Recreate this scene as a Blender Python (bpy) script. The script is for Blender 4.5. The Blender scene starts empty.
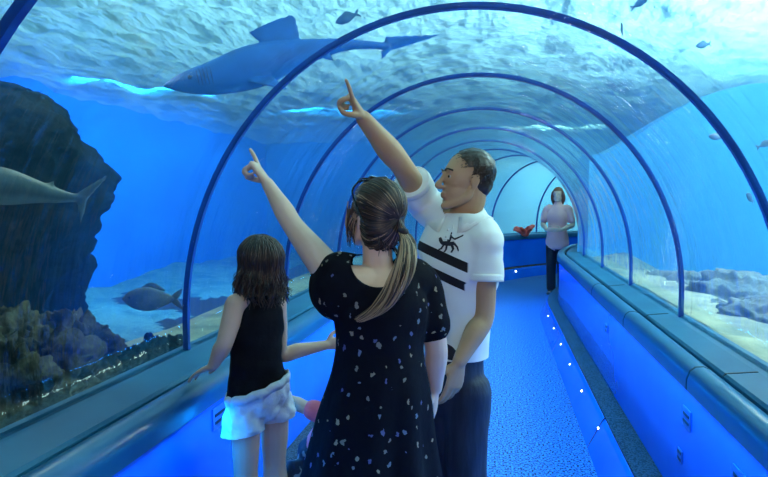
import bpy, bmesh, math, random
from mathutils import Vector, Matrix, Quaternion, noise
from mathutils.bvhtree import BVHTree
C = bpy.context.scene.collection
PI = math.pi
V = Vector
rnd = random.Random(7)

# ---------------------------------------------------------------- camera and measuring
F, TH, PH, EYE = 560.0, 0.199, 0.066, 1.54      # focal length in pixels of a 768x477 frame, yaw, pitch, eye height

def at(u, v, d):
    """the place in the tunnel that the photograph shows at (u, v), d metres in front of the lens"""
    x = (u - 384) / F; y = -(v - 238.5) / F
    yy = y * math.cos(PH) - math.sin(PH); zz = math.cos(PH) + y * math.sin(PH)
    return V((x * math.cos(TH) - zz * math.sin(TH), x * math.sin(TH) + zz * math.cos(TH), yy)) * d + V((0, 0, EYE))

RIGHT = V((math.cos(TH), math.sin(TH), 0))       # horizontal directions seen from the lens
AWAY = V((-math.sin(TH), math.cos(TH), 0))
UP = V((0, 0, 1))

# ---------------------------------------------------------------- materials
def nt(name):
    m = bpy.data.materials.new(name); m.use_nodes = True
    t = m.node_tree; t.nodes.clear()
    return m, t, t.nodes.new('ShaderNodeOutputMaterial')

def N(t, kind, **kw):
    n = t.nodes.new('ShaderNode' + kind)
    for k, v in kw.items():
        if k.startswith('_'): setattr(n, k[1:], v)
        else: n.inputs[k.replace('__', ' ')].default_value = v
    return n

def L(t, a, ao, b, bi): t.links.new(a.outputs[ao], b.inputs[bi])

def ramp(t, stops, interp='LINEAR'):
    r = t.nodes.new('ShaderNodeValToRGB'); r.color_ramp.interpolation = interp
    e = r.color_ramp.elements
    while len(e) < len(stops): e.new(0.5)
    for el, (p, c) in zip(e, stops):
        el.position = p; el.color = (*c, 1) if len(c) == 3 else c
    return r

def mat(name, col, rough=.5, metal=0, col2=None, scale=8, detail=4, bump=0, bscale=None, coat=0, spec=.5, sheen=0, stretch=None, lo=.35, hi=.65, sss=0, emit=None):
    m, t, out = nt(name)
    b = N(t, 'BsdfPrincipled'); L(t, b, 0, out, 0)
    b.inputs['Base Color'].default_value = (*col, 1); b.inputs['Roughness'].default_value = rough
    b.inputs['Metallic'].default_value = metal; b.inputs['Coat Weight'].default_value = coat
    b.inputs['Specular IOR Level'].default_value = spec; b.inputs['Sheen Weight'].default_value = sheen
    if emit:
        b.inputs['Emission Color'].default_value = (*emit[0], 1); b.inputs['Emission Strength'].default_value = emit[1]
    co = N(t, 'TexCoord'); mp = N(t, 'Mapping'); L(t, co, 'Object', mp, 0)
    if stretch: mp.inputs['Scale'].default_value = stretch
    if col2:
        nz = N(t, 'TexNoise', Scale=scale, Detail=detail); L(t, mp, 0, nz, 'Vector')
        r = ramp(t, [(lo, col), (hi, col2)]); L(t, nz, 'Fac', r, 0); L(t, r, 0, b, 'Base Color')
    if bump:
        n2 = N(t, 'TexNoise', Scale=bscale or scale, Detail=4); L(t, mp, 0, n2, 'Vector')
        bp = N(t, 'Bump', Strength=bump, Distance=.01); L(t, n2, 'Fac', bp, 'Height'); L(t, bp, 0, b, 'Normal')
    return m

# ---------------------------------------------------------------- mesh helpers
def smooth(me, on=True):
    for p in me.polygons: p.use_smooth = on

def obj(name, bm, m=None, parent=None, sm=True, loc=None):
    if isinstance(bm, bmesh.types.BMesh):
        me = bpy.data.meshes.new(name); bm.normal_update(); bm.to_mesh(me); bm.free()
    else: me = bm
    if sm: smooth(me)
    o = bpy.data.objects.new(name, me); C.objects.link(o)
    if m is not None: me.materials.append(m)
    if parent is not None:
        o.parent = parent
        o.matrix_parent_inverse = Matrix.Translation(-parent.location)
    return o

def tag(o, label=None, cat=None, group=None, kind=None):
    for k, v in (('label', label), ('category', cat), ('group', group), ('kind', kind)):
        if v: o[k] = v
    return o

def thing(name, label, cat, loc=(0, 0, 0), group=None):
    o = bpy.data.objects.new(name, None); C.objects.link(o); o.location = loc; o.empty_display_size = .1
    return tag(o, label, cat, group)

def catmull(pts, n):
    P = [V(p) for p in pts]
    if len(P) < 3:
        return [P[0].lerp(P[-1], i / n) for i in range(n + 1)]
    P = [P[0] * 2 - P[1]] + P + [P[-1] * 2 - P[-2]]
    out = []
    for i in range(1, len(P) - 2):
        for k in range(n):
            t = k / n; a, b, c, d = P[i - 1:i + 3]
            out.append(.5 * ((2 * b) + (c - a) * t + (2 * a - 5 * b + 4 * c - d) * t * t + (3 * b - a - 3 * c + d) * t ** 3))
    out.append(P[-2]); return out

def lin(vals, n):
    """values at the control points resampled like catmull(pts, n), smoothly"""
    q = catmull([V((float(a), 0, 0)) for a in vals], n)
    return [max(1e-4, a.x) for a in q]

def loft(bm, pts, ra, rb=None, side=None, seg=14, sub=3, dome=True, closed_ends=True, power=2.0):
    """tube through pts; ra = half width along `side`, rb = half width across it; rounded ends"""
    if rb is None: rb = ra
    if not hasattr(ra, '__len__'): ra = [ra] * len(pts)
    if not hasattr(rb, '__len__'): rb = [rb] * len(pts)
    P = catmull(pts, sub); A = lin(ra, sub) if len(pts) > 2 else [ra[0] + (ra[-1] - ra[0]) * i / sub for i in range(sub + 1)]
    B = lin(rb, sub) if len(pts) > 2 else [rb[0] + (rb[-1] - rb[0]) * i / sub for i in range(sub + 1)]
    T = [(P[min(i + 1, len(P) - 1)] - P[max(i - 1, 0)]).normalized() for i in range(len(P))]
    s = V(side) if side is not None else (T[0].orthogonal())
    rings = []
    if dome:
        for k in (.97, .8, .45):
            h = math.sqrt(1 - k * k) if False else k
            rr = math.sqrt(max(0, 1 - h * h)); e = min(A[0], B[0])
            rings.append((P[0] - T[0] * e * h, T[0], A[0] * rr, B[0] * rr))
    for p, t, a, b in zip(P, T, A, B): rings.append((p, t, a, b))
    if dome:
        for h in (.45, .8, .97):
            rr = math.sqrt(1 - h * h); e = min(A[-1], B[-1])
            rings.append((P[-1] + T[-1] * e * h, T[-1], A[-1] * rr, B[-1] * rr))
    prev = None; first = None
    for p, t, a, b in rings:
        s = (s - t * s.dot(t)).normalized(); q = t.cross(s)
        vs = []
        for k in range(seg):
            c, d = math.cos(2 * PI * k / seg), math.sin(2 * PI * k / seg)
            if power != 2.0:
                c = math.copysign(abs(c) ** (2 / power), c); d = math.copysign(abs(d) ** (2 / power), d)
            vs.append(bm.verts.new(p + s * a * c + q * b * d))
        if prev:
            for k in range(seg): bm.faces.new((prev[k], prev[(k + 1) % seg], vs[(k + 1) % seg], vs[k]))
        else: first = vs
        prev = vs
    if closed_ends:
        bm.faces.new(list(reversed(first))); bm.faces.new(prev)
    return bm

def ball(bm, c, r, rot=None, seg=16):
    """ellipsoid"""
    if not hasattr(r, '__len__'): r = (r, r, r)
    M = Matrix.Translation(V(c)) @ (rot.to_matrix().to_4x4() if rot else Matrix()) @ Matrix.Diagonal((*r, 1))
    bmesh.ops.create_uvsphere(bm, u_segments=seg, v_segments=seg * 3 // 4, radius=1, matrix=M)
    return bm

def box(bm, c, s, rot=None, bev=0):
    M = Matrix.Translation(V(c)) @ (rot.to_matrix().to_4x4() if rot else Matrix()) @ Matrix.Diagonal((*s, 1))
    r = bmesh.ops.create_cube(bm, size=1, matrix=M)
    if bev:
        es = list({e for v in r['verts'] for e in v.link_edges})
        bmesh.ops.bevel(bm, geom=es, offset=bev, segments=2, profile=.5, affect='EDGES')
    return bm

def evaluated(o):
    dg = bpy.context.evaluated_depsgraph_get()
    me = bpy.data.meshes.new_from_object(o.evaluated_get(dg))
    return me

def fuse(bm, voxel=.005, it=6, fac=.5, disp=None):
    """one continuous skin around everything in bm"""
    me = bpy.data.meshes.new('tmp'); bmesh.ops.recalc_face_normals(bm, faces=bm.faces); bm.to_mesh(me); bm.free()
    o = bpy.data.objects.new('tmp', me); C.objects.link(o)
    r = o.modifiers.new('r', 'REMESH'); r.mode = 'VOXEL'; r.voxel_size = voxel
    s = o.modifiers.new('s', 'SMOOTH'); s.iterations = it; s.factor = fac
    bpy.context.view_layer.update()
    out = evaluated(o)
    bpy.data.objects.remove(o); bpy.data.meshes.remove(me)
    if disp:
        ns = [v.normal.copy() for v in out.vertices]
        for v, n in zip(out.vertices, ns): v.co += n * disp(v.co)
    return out

def bvh_of(me):
    return BVHTree.FromPolygons([v.co[:] for v in me.vertices], [p.vertices[:] for p in me.polygons])

def decal(bm, shape, org, xd, yd, bvh, off=.002, thick=.0015, res=None):
    """a thin shape (2-D outline in metres) pressed onto the skin of bvh, looking along xd x yd"""
    n = xd.cross(yd).normalized()
    b2 = bmesh.new(); b2.faces.new([b2.verts.new((a, b, 0)) for a, b in shape])
    bmesh.ops.triangulate(b2, faces=b2.faces)
    for _ in range(2): bmesh.ops.subdivide_edges(b2, edges=b2.edges, cuts=1, use_grid_fill=True)
    bmesh.ops.triangulate(b2, faces=b2.faces)
    mp = {}
    for v in b2.verts:
        p = org + xd * v.co.x + yd * v.co.y
        h = bvh.ray_cast(p + n * .3, -n, .6)
        mp[v] = bm.verts.new((h[0] if h[0] is not None else p) + n * off)
    for f in b2.faces: bm.faces.new([mp[v] for v in f.verts])
    b2.free(); bm.normal_update()
# ================================================================ THE TUNNEL
S_BEND, R_BEND, S_END, S_BACK = 7.4, 6.2, 15.2, -2.6

def path(X, z, s):
    """a point of the tunnel: X across, z up, s along the walkway, which bends to the right"""
    if s <= S_BEND: return V((X, s, z))
    a = (s - S_BEND) / R_BEND
    return V((R_BEND - (R_BEND - X) * math.cos(a), S_BEND + (R_BEND - X) * math.sin(a), z))

def stations(s0, s1):
    out = [s0]; k = s0
    while k < min(s1, S_BEND) - 1e-6:
        k = min(k + 1.0, min(s1, S_BEND)); out.append(k)
    while k < s1 - 1e-6:
        k = min(k + .16, s1); out.append(k)
    return out

def sweep(bm, prof, s0, s1, closed=True, caps=True):
    prev = None; first = None
    n = len(prof)
    for s in stations(s0, s1):
        vs = [bm.verts.new(path(x, z, s)) for x, z in prof]
        if prev:
            for k in range(n if closed else n - 1):
                j = (k + 1) % n
                bm.faces.new((prev[k], prev[j], vs[j], vs[k]))
        else: first = vs
        prev = vs
    if caps and closed:
        bm.faces.new(first); bm.faces.new(list(reversed(prev)))
    bmesh.ops.recalc_face_normals(bm, faces=bm.faces)
    return bm

CX, AW, HS, BH, GB = -.16, 1.222, .989, 1.321, .86   # tunnel section: centre, half width, springing height, rise, glass base

def arch(grow=0, base=GB, n=48):
    pts = [(CX - AW - grow, base)]
    for k in range(n + 1):
        t = PI - PI * k / n
        pts.append((CX + (AW + grow) * math.cos(t), HS + (BH + grow) * math.sin(t)))
    pts.append((CX + AW + grow, base))
    return pts

# ---- materials of the place
def m_carpet(name, a, b, scale):
    m, t, out = nt(name)
    bs = N(t, 'BsdfPrincipled', Roughness=.85); L(t, bs, 0, out, 0)
    co = N(t, 'TexCoord')
    v = N(t, 'TexNoise', Scale=scale, Detail=3); L(t, co, 'Object', v, 'Vector')
    r = ramp(t, [(.44, a), (.55, b)]); L(t, v, 'Fac', r, 0); L(t, r, 0, bs, 'Base Color')
    bp = N(t, 'Bump', Strength=.5, Distance=.004); L(t, v, 'Fac', bp, 'Height'); L(t, bp, 0, bs, 'Normal')
    return m

M_floor = m_carpet('speckled_carpet', (.002, .015, .055), (.045, .26, .72), 80)
M_stepcarpet = m_carpet('dark_speckled_carpet', (.003, .006, .008), (.04, .065, .075), 110)
M_blue = mat('blue_gloss_panel', (.003, .12, .70), .22, coat=.6, col2=(.005, .16, .82), scale=1.5, bump=.12, bscale=2.2)
M_ledge = mat('teal_ledge', (.006, .09, .19), .45, spec=.25, coat=.04, col2=(.012, .12, .23), scale=3, bump=.08, bscale=6)
M_rail = mat('teal_handrail', (.006, .085, .20), .30, coat=.18, col2=(.012, .12, .25), scale=2)
M_dark = mat('black_gap', (.004, .006, .01), .6)
M_rib = mat('blue_rib', (.006, .05, .26), .3, coat=.5, col2=(.008, .07, .34), scale=4)
M_seam = mat('dark_seam', (.004, .02, .04), .5)
M_plate = mat('plate', (.03, .12, .35), .4, col2=(.04, .14, .4), scale=30)
M_slot = mat('slot', (.005, .01, .02), .5)
M_led = mat('led', (.8, .9, 1), .3, emit=((.75, .92, 1), 14))
M_tankwall = mat('blue_tank_wall', (.008, .20, .75), .9, col2=(.02, .28, .9), scale=.7)
M_hall = mat('dark_hall', (.02, .03, .04), .8)

def m_glass():
    m, t, out = nt('acrylic')
    tr = N(t, 'BsdfTransparent', Color=(.93, .98, 1, 1)); gl = N(t, 'BsdfGlossy', Roughness=.02, Color=(1, 1, 1, 1))
    ge = N(t, 'NewGeometry'); dt = N(t, 'VectorMath', _operation='DOT_PRODUCT'); L(t, ge, 'Normal', dt, 0); L(t, ge, 'Incoming', dt, 1)
    ab = N(t, 'Math', _operation='ABSOLUTE'); L(t, dt, 'Value', ab, 0)
    om = N(t, 'Math', _operation='SUBTRACT'); om.inputs[0].default_value = 1; L(t, ab, 0, om, 1)
    pw = N(t, 'Math', _operation='POWER'); L(t, om, 0, pw, 0); pw.inputs[1].default_value = 4.5
    fr = N(t, 'Math', _operation='MULTIPLY_ADD'); L(t, pw, 0, fr, 0); fr.inputs[1].default_value = .75; fr.inputs[2].default_value = .035
    mx = N(t, 'MixShader')
    co = N(t, 'TexCoord'); mp = N(t, 'Mapping'); mp.inputs['Scale'].default_value = (.55, 2.6, .55); L(t, co, 'Object', mp, 0)
    nz = N(t, 'TexNoise', Scale=2.4, Detail=4); L(t, mp, 0, nz, 'Vector')
    bp = N(t, 'Bump', Strength=.5, Distance=.04); L(t, nz, 'Fac', bp, 'Height'); L(t, bp, 0, gl, 'Normal')
    L(t, fr, 0, mx, 0); L(t, tr, 0, mx, 1); L(t, gl, 0, mx, 2); L(t, mx, 0, out, 0)
    return m
M_glass = m_glass()

# ---- floor
bm = bmesh.new(); sweep(bm, [(-1.1, -.06), (.81, -.06), (.81, 0), (-1.1, 0)], S_BACK, S_END)
tag(obj('floor', bm, M_floor, sm=False), 'blue lit speckled carpet walkway through the tunnel', 'floor', kind='structure')
# ---- blue panel walls under the rails
bm = bmesh.new(); sweep(bm, [(-1.40, -.06), (-1.1, -.06), (-1.1, .78), (-1.40, .78)], S_BACK, S_END)
tag(obj('wall_left', bm, M_blue, sm=False), kind='structure')
bm = bmesh.new(); sweep(bm, [(.81, -.06), (1.10, -.06), (1.10, .78), (.81, .78)], S_BACK, S_END)
tag(obj('wall_right', bm, M_blue, sm=False), kind='structure')
# ---- ledges under the glass, and the dark gap beside the handrail
bm = bmesh.new(); sweep(bm, [(-1.45, .78), (-1.205, .78), (-1.205, .835), (-1.215, .846), (-1.36, .86), (-1.45, .86)], S_BACK, S_END)
tag(obj('trim_1', bm, M_ledge, sm=False), kind='structure')
bm = bmesh.new(); sweep(bm, [(.905, .78), (1.13, .78), (1.13, .86), (1.03, .86), (.915, .846), (.905, .835)], S_BACK, S_END)
tag(obj('trim_2', bm, M_ledge, sm=False), kind='structure')
bm = bmesh.new(); sweep(bm, [(-1.206, .78), (-1.15, .78), (-1.15, .80), (-1.206, .80)], S_BACK, S_END)
tag(obj('trim_3', bm, M_dark, sm=False), kind='structure')
bm = bmesh.new(); sweep(bm, [(.85, .78), (.906, .78), (.906, .80), (.85, .80)], S_BACK, S_END)
tag(obj('trim_4', bm, M_dark, sm=False), kind='structure')

# ---- handrails: a rounded rail with a lip over the panels
def rail_prof(x0, x1, flip):
    w = x1 - x0
    pts = [(0, .755), (.0, .80), (.12, .835), (.32, .852), (.62, .856), (.88, .846), (1, .825), (1, .78), (.55, .78), (.5, .755)]
    q = [(x0 + w * a, z) for a, z in pts]
    if flip: q = [(x1 - w * a, z) for a, z in pts]
    return q
bm = bmesh.new(); sweep(bm, rail_prof(-1.185, -1.07, True), S_BACK, S_END)
h = tag(obj('handrail', bm, M_rail), 'teal rounded handrail along the left wall below the dark rock', 'handrail', 'tunnel handrails')
bm = bmesh.new(); sweep(bm, rail_prof(.785, .885, False), S_BACK, S_END)
h2 = tag(obj('handrail', bm, M_rail), 'teal rounded handrail along the right wall above the carpeted step', 'handrail', 'tunnel handrails')
for hh in (h, h2): hh.data.shade_smooth() if hasattr(hh.data, 'shade_smooth') else None
for hh in (h, h2):
    md = hh.modifiers.new('e', 'EDGE_SPLIT'); md.split_angle = math.radians(50)
# seams of the ledge and rail joints, thin proud strips
def seam(xs, s, m=M_seam, parent=None, name='joint'):
    bm = bmesh.new(); sweep(bm, xs, s - .006, s + .006); return obj(name, bm, m, parent, sm=False)
for i, s in enumerate((1.25, 2.45, 3.65, 4.85)):
    seam([(x + (-.0015 if k in (0, 1) else 0), z + (.0015 if 1 < k < 8 else 0)) for k, (x, z) in enumerate(rail_prof(.785, .885, False))], s + .05, parent=h2)
    tag(seam([(.903, .832), (.914, .848), (1.03, .862), (1.03, .85), (.914, .83)], s, name='trim_%d' % (5 + i)), kind='structure')
for s in (2.6, 4.1):
    seam([(x + (.0015 if k in (0, 1) else 0), z + (.0015 if 1 < k < 8 else 0)) for k, (x, z) in enumerate(rail_prof(-1.185, -1.07, True))], s, parent=h)

# ---- long low step on each side: blue front, dark carpet tread
def step(name, label, sg, xw, w, wt):
    t = thing(name, label, 'step', (xw - sg * w / 2, 3, 0), 'steps along the walls')
    d = -sg; xw = xw + d * .002
    bm = bmesh.new(); sweep(bm, [(xw, 0), (xw + d * w, 0), (xw + d * (wt + .004), .17), (xw + d * (wt - .012), .192), (xw, .192)], S_BACK + .06, S_END - .12)
    obj('front_panel', bm, M_blue, t, sm=False)
    bm = bmesh.new(); sweep(bm, [(xw, .19), (xw + d * (wt - .016), .19), (xw + d * (wt - .020), .203), (xw, .203)], S_BACK + .06, S_END - .12)
    obj('tread', bm, M_stepcarpet, t, sm=False)
    for s in (1.3, 3.6, 5.9):
        bm = bmesh.new(); sweep(bm, [(xw + d * .01, .203), (xw + d * (wt - .018), .2035), (xw + d * (wt - .008), .194), (xw + d * (wt + .005), .172), (xw + d * (w + .001), .0), (xw + d * (w - .02), .0), (xw + d * .01, .19)], s - .005, s + .005)
        obj('joint', bm, M_seam, t, sm=False)
    return t
step('carpeted_step', 'long low step with blue front and dark carpet along the right wall', 1, .81, .235, .15)
step('carpeted_step', 'long low step with blue front along the left wall under the children', -1, -1.10, .25, .17)

# ---- plates with two dark slots on the blue walls
def plate(label, sg, s, z, w=.10, hgt=.085):
    X = .81 if sg > 0 else -1.10
    c = path(X - sg * .003, z, s)
    t = thing('wall_plate', label, 'wall plate', c, 'slotted plates on the blue walls')
    bm = bmesh.new(); box(bm, c, (.006, w, hgt), bev=.002); obj('plate', bm, M_plate, t, sm=False)
    for dz in (-.016, .014):
        bm = bmesh.new(); box(bm, c + V((-sg * .004, 0, dz)), (.003, w * .72, .012), bev=.001); obj('slot', bm, M_slot, t, sm=False)
plate('larger slotted plate high on the right blue wall nearest the camera', 1, 2.02, .60)
plate('slotted plate high on the right blue wall, second from the camera', 1, 2.55, .615)
plate('small slotted plate low on the right wall just above the step', 1, 2.62, .42, .06, .055)
plate('smallest slotted plate far down the right wall', 1, 4.35, .60, .07, .06)
plate('slotted plate on the left blue wall beside the girl in shorts', -1, 2.05, .67, .11, .09)

# ---- small white lights under the right rail and in the front of the right step
def led(name, label, cat, pts, grp, r=.009):
    first = None
    for i, p in enumerate(pts):
        if first is None:
            bm = bmesh.new(); ball(bm, (0, 0, 0), r, seg=10); o = obj(name, bm, M_led); first = o
        else:
            o = first.copy(); C.objects.link(o)
        o.location = p; tag(o, label, cat, grp)
led('rail_light', 'tiny white light under the lip of the right handrail', 'light', [path(.802, .752, s) for s in (2.05, 2.7, 3.35, 4.0, 4.65, 5.3, 5.95, 6.6)], 'lights under the right handrail', .006)
led('step_light', 'tiny white light in the blue front of the right step', 'light', [path(.81 - .172, .13, s) for s in (2.9, 3.6, 4.3, 5.0, 5.7, 6.4, 7.1)], 'lights in the right step', .008)
led('wall_light', 'tiny white light at the foot of the far left wall', 'light', [path(-.91, .14, s) for s in (9.2, 10.2, 11.2, 12.2)], 'lights in the far left step', .016)

# ---- acrylic panes and ribs
RIBS = [1.05, 2.305, 3.546, 4.817, 6.07, 7.33, 8.55, 9.8, 11.05, 12.3, 13.55]
edges = [S_BACK] + RIBS + [S_END]
for i in range(len(edges) - 1):
    bm = bmesh.new()
    sweep(bm, arch(0) + list(reversed(arch(.04))), edges[i], edges[i + 1], caps=False)
    tag(obj('window_%d' % (i + 1), bm, M_glass), kind='structure')
place = ['closest to the camera, crossing the top left corner', 'framing the three pointing people, second from the camera', 'behind the man, third from the camera',
         'fourth from the camera, beyond the man', 'fifth from the camera, beyond the man', 'sixth from the camera, where the tunnel starts to bend',
         'first one past the bend', 'second one past the bend', 'third one past the bend', 'fourth one past the bend', 'fifth one past the bend']
def rib_mesh(s, half=.010, r0=-.005, r1=.020):
    bm = bmesh.new(); rows = []
    for (xa, za), (xb, zb) in zip(arch(r0), arch(r1)):
        rows.append([bm.verts.new(path(x, z, q)) for x, z, q in ((xa, za, s - half), (xa, za, s + half), (xb, zb, s + half), (xb, zb, s - half))])
    for a, b in zip(rows, rows[1:]):
        for i in range(4): bm.faces.new((a[i], a[(i + 1) % 4], b[(i + 1) % 4], b[i]))
    bm.faces.new(rows[0]); bm.faces.new(rows[-1]); bmesh.ops.recalc_face_normals(bm, faces=bm.faces)
    return bm
for s, w in zip(RIBS, place):
    o = obj('tunnel_rib', rib_mesh(s), M_rib, sm=False)
    tag(o, 'blue arched tunnel rib, ' + w, 'rib', 'arched ribs of the tunnel')
# ends of the walkway, out of sight
for s, n in ((S_BACK, 'wall_back'), (S_END, 'wall_far')):
    bm = bmesh.new(); sweep(bm, [(-1.46, -.1), (-1.46, 2.5), (1.2, 2.5), (1.2, -.1)], s - .05, s)
    tag(obj(n, bm, M_hall, sm=False), kind='structure')

# ================================================================ THE TANK
ZS = 3.45                       # water level
X0, X1, Y0, Y1 = -7.5, 8.5, -2.7, 17.5

def inside(x, y, m=0):
    """distance across the tunnel of a place on the seabed: X there, or None beyond the walkway"""
    if y <= S_BEND: return x
    dx, dy = x - R_BEND, y - S_BEND
    if dx > 0: return None
    return R_BEND - math.hypot(dx, dy)

def bed(x, y):
    n = noise.noise(V((x * .5, y * .5, 3))) * .22 + noise.noise(V((x * 1.7, y * 1.7, 9))) * .07
    h = -.35 + n
    X = inside(x, y)
    if X is not None:
        if X > .5: h = max(h, .80 - max(0, X - 1.65) * .75 + n * .2)
        if X < -.5: h = max(h, .66 - max(0, -X - 2.3) * .45 + n * .35)
        if -1.44 < X < 1.12: h = -.3
    h += max(0, -x - 4) * .1
    return h
bm = bmesh.new()
nx, ny = 110, 130
g = [[bm.verts.new((X0 + (X1 - X0) * i / nx, Y0 + (Y1 - Y0) * j / ny, 0)) for i in range(nx + 1)] for j in range(ny + 1)]
for r in g:
    for v in r: v.co.z = bed(v.co.x, v.co.y)
for j in range(ny):
    for i in range(nx):
        q = (g[j][i], g[j][i + 1], g[j + 1][i + 1], g[j + 1][i])
        if min(v.co.z for v in q) > -.25: bm.faces.new(q)
M_sand = mat('sand', (.42, .40, .26), .9, col2=(.20, .21, .16), scale=3.2, detail=7, bump=.6, bscale=14, lo=.42, hi=.66)
tag(obj('seabed', bm, M_sand), kind='structure')
# slope of sand right against the panes
for nm, X, sg in (('seabed_slope', 1.12, 1), ('seabed_slope', -1.44, -1)):
    bm = bmesh.new(); sweep(bm, [(X - sg * .02, .3), (X - sg * .02, .83 if sg > 0 else .72), (X + sg * .25, .78 if sg > 0 else .66), (X + sg * .7, .55), (X + sg * .7, .3)], S_BACK, S_END)
    bmesh.ops.subdivide_edges(bm, edges=[e for e in bm.edges if e.calc_length() > .5], cuts=6, use_grid_fill=True)
    for v in bm.verts:
        v.co.z += noise.noise(v.co * 4) * .05
    tag(obj(nm, bm, M_sand), kind='structure')

# tank walls
M_hazewall = mat('cyan_haze_wall', (.09, .34, .62), .9, col2=(.13, .42, .68), scale=.7)  # glow of bright hazy water put into the wall colour
M_sheenwall = mat('grey_blue_sheen_wall', (.16, .36, .52), .9, col2=(.22, .44, .6), scale=.7)  # paler grey stands in for the sheen of the far panes
for n, c, s in (('wall_tank_left', (X0 - .1, (Y0 + Y1) / 2, 1.8), (.2, Y1 - Y0, 4.2)), ('wall_tank_right', (X1 + .1, (Y0 + Y1) / 2, 1.8), (.2, Y1 - Y0, 4.2)),
                ('wall_tank_far', ((X0 + X1) / 2, Y1 + .1, 1.8), (X1 - X0, .2, 4.2)), ('wall_tank_near', ((X0 + X1) / 2, Y0 - .1, 1.8), (X1 - X0, .2, 4.2))):
    bm = bmesh.new(); box(bm, c, s); tag(obj(n, bm, M_sheenwall if n == 'wall_tank_far' else M_hazewall if n == 'wall_tank_right' else M_tankwall, sm=False), kind='structure')

# curved wall added inside the bend, its cyan standing in for bright water haze
bm = bmesh.new(); rows = []
P_ = catmull([(1.19, 7.85, 0), (2.2, 8.95, 0), (3.6, 9.5, 0), (5.5, 9.7, 0), (8.5, 9.6, 0)], 8)
for i, c in enumerate(P_):
    t_ = (P_[min(i + 1, len(P_) - 1)] - P_[max(i - 1, 0)]).normalized(); d = V((-t_.y, t_.x, 0)) * .15
    k_ = min(1, i / 18); zt_ = 2.15 + (ZS - .12 - 2.15) * k_ * k_ * (3 - 2 * k_)
    rows.append([bm.verts.new(q + UP * z) for q, z in ((c, -.6), (c + d, -.6), (c + d, zt_), (c, zt_))])
for a, b in zip(rows, rows[1:]):
    for i in range(4): bm.faces.new((a[i], a[(i + 1) % 4], b[(i + 1) % 4], b[i]))
bm.faces.new(rows[0]); bm.faces.new(rows[-1]); bmesh.ops.recalc_face_normals(bm, faces=bm.faces)
tag(obj('wall_haze_added', bm, M_hazewall, sm=False), kind='structure')

# water surface with ripples
def wave(x, y):
    p = V((x * .8 + .5 * y, y * .75 - x * .5, 0))
    a = noise.noise(p * 1.3) * .10 + noise.noise(p * 3.1 + V((5, 1, 0))) * .075 + noise.noise(p * 7 + V((2, 7, 0))) * .030
    return a
bm = bmesh.new(); nx, ny = 230, 260
g = [[bm.verts.new((X0 + (X1 - X0) * i / nx, Y0 + (Y1 - Y0) * j / ny, 0)) for i in range(nx + 1)] for j in range(ny + 1)]
for r in g:
    for v in r: v.co.z = ZS + wave(v.co.x, v.co.y)
for j in range(ny):
    for i in range(nx): bm.faces.new((g[j][i], g[j][i + 1], g[j + 1][i + 1], g[j + 1][i]))
def m_surface():
    m, t, out = nt('rippled_water_surface')
    tr = N(t, 'BsdfTransparent', Color=(.75, .95, 1, 1)); rf = N(t, 'BsdfRefraction', Roughness=.05, IOR=1.15, Color=(.85, 1, 1, 1))
    tl = N(t, 'BsdfTranslucent', Color=(.50, .88, .93, 1)); gl = N(t, 'BsdfGlossy', Roughness=.08, Color=(.8, .95, 1, 1))
    co = N(t, 'TexCoord'); mp = N(t, 'Mapping'); mp.inputs['Scale'].default_value = (1.4, .8, 1); L(t, co, 'Object', mp, 0)
    nz = N(t, 'TexNoise', Scale=4.5, Detail=3); L(t, mp, 0, nz, 'Vector')
    bp = N(t, 'Bump', Strength=1, Distance=.09); L(t, nz, 'Fac', bp, 'Height')
    for n in (tl, gl, rf): L(t, bp, 0, n, 'Normal')
    a = N(t, 'MixShader', Fac=.75); L(t, tr, 0, a, 1); L(t, tl, 0, a, 2)
    b = N(t, 'MixShader', Fac=.22); L(t, a, 0, b, 1); L(t, gl, 0, b, 2)
    L(t, b, 0, out, 0)
    return m
tag(obj('water_surface', bm, m_surface()), kind='structure')

# the body of water itself
def m_water():
    m, t, out = nt('blue_water')
    sc = N(t, 'VolumeScatter', Color=(.10, .48, 1, 1), Density=WATER_S, Anisotropy=.2)
    ab = N(t, 'VolumeAbsorption', Color=(.12, .62, .97, 1), Density=WATER_A)
    ad = N(t, 'AddShader'); L(t, sc, 0, ad, 0); L(t, ab, 0, ad, 1); L(t, ad, 0, out, 'Volume')
    return m
WATER_S, WATER_A = .09, .10
bm = bmesh.new()
bmesh.ops.create_cube(bm, size=1, matrix=Matrix.Translation(((X0 + X1) / 2, (Y0 + Y1) / 2, (ZS - .20 - .5) / 2)) @ Matrix.Diagonal((X1 - X0 - .02, Y1 - Y0 - .02, ZS - .20 + .5, 1)))
b2 = bmesh.new(); sweep(b2, arch(.05, -.2), S_BACK + .02, S_END - .02)
me = bpy.data.meshes.new('x'); bmesh.ops.reverse_faces(b2, faces=b2.faces); b2.to_mesh(me); b2.free()
bm.from_mesh(me)
tag(obj('tank_water', bm, m_water(), sm=False), kind='structure')
# ================================================================ PEOPLE
def nrm(v): return V(v).normalized()
def dirn(r, a, u): return (RIGHT * r + AWAY * a + UP * u).normalized()

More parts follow.
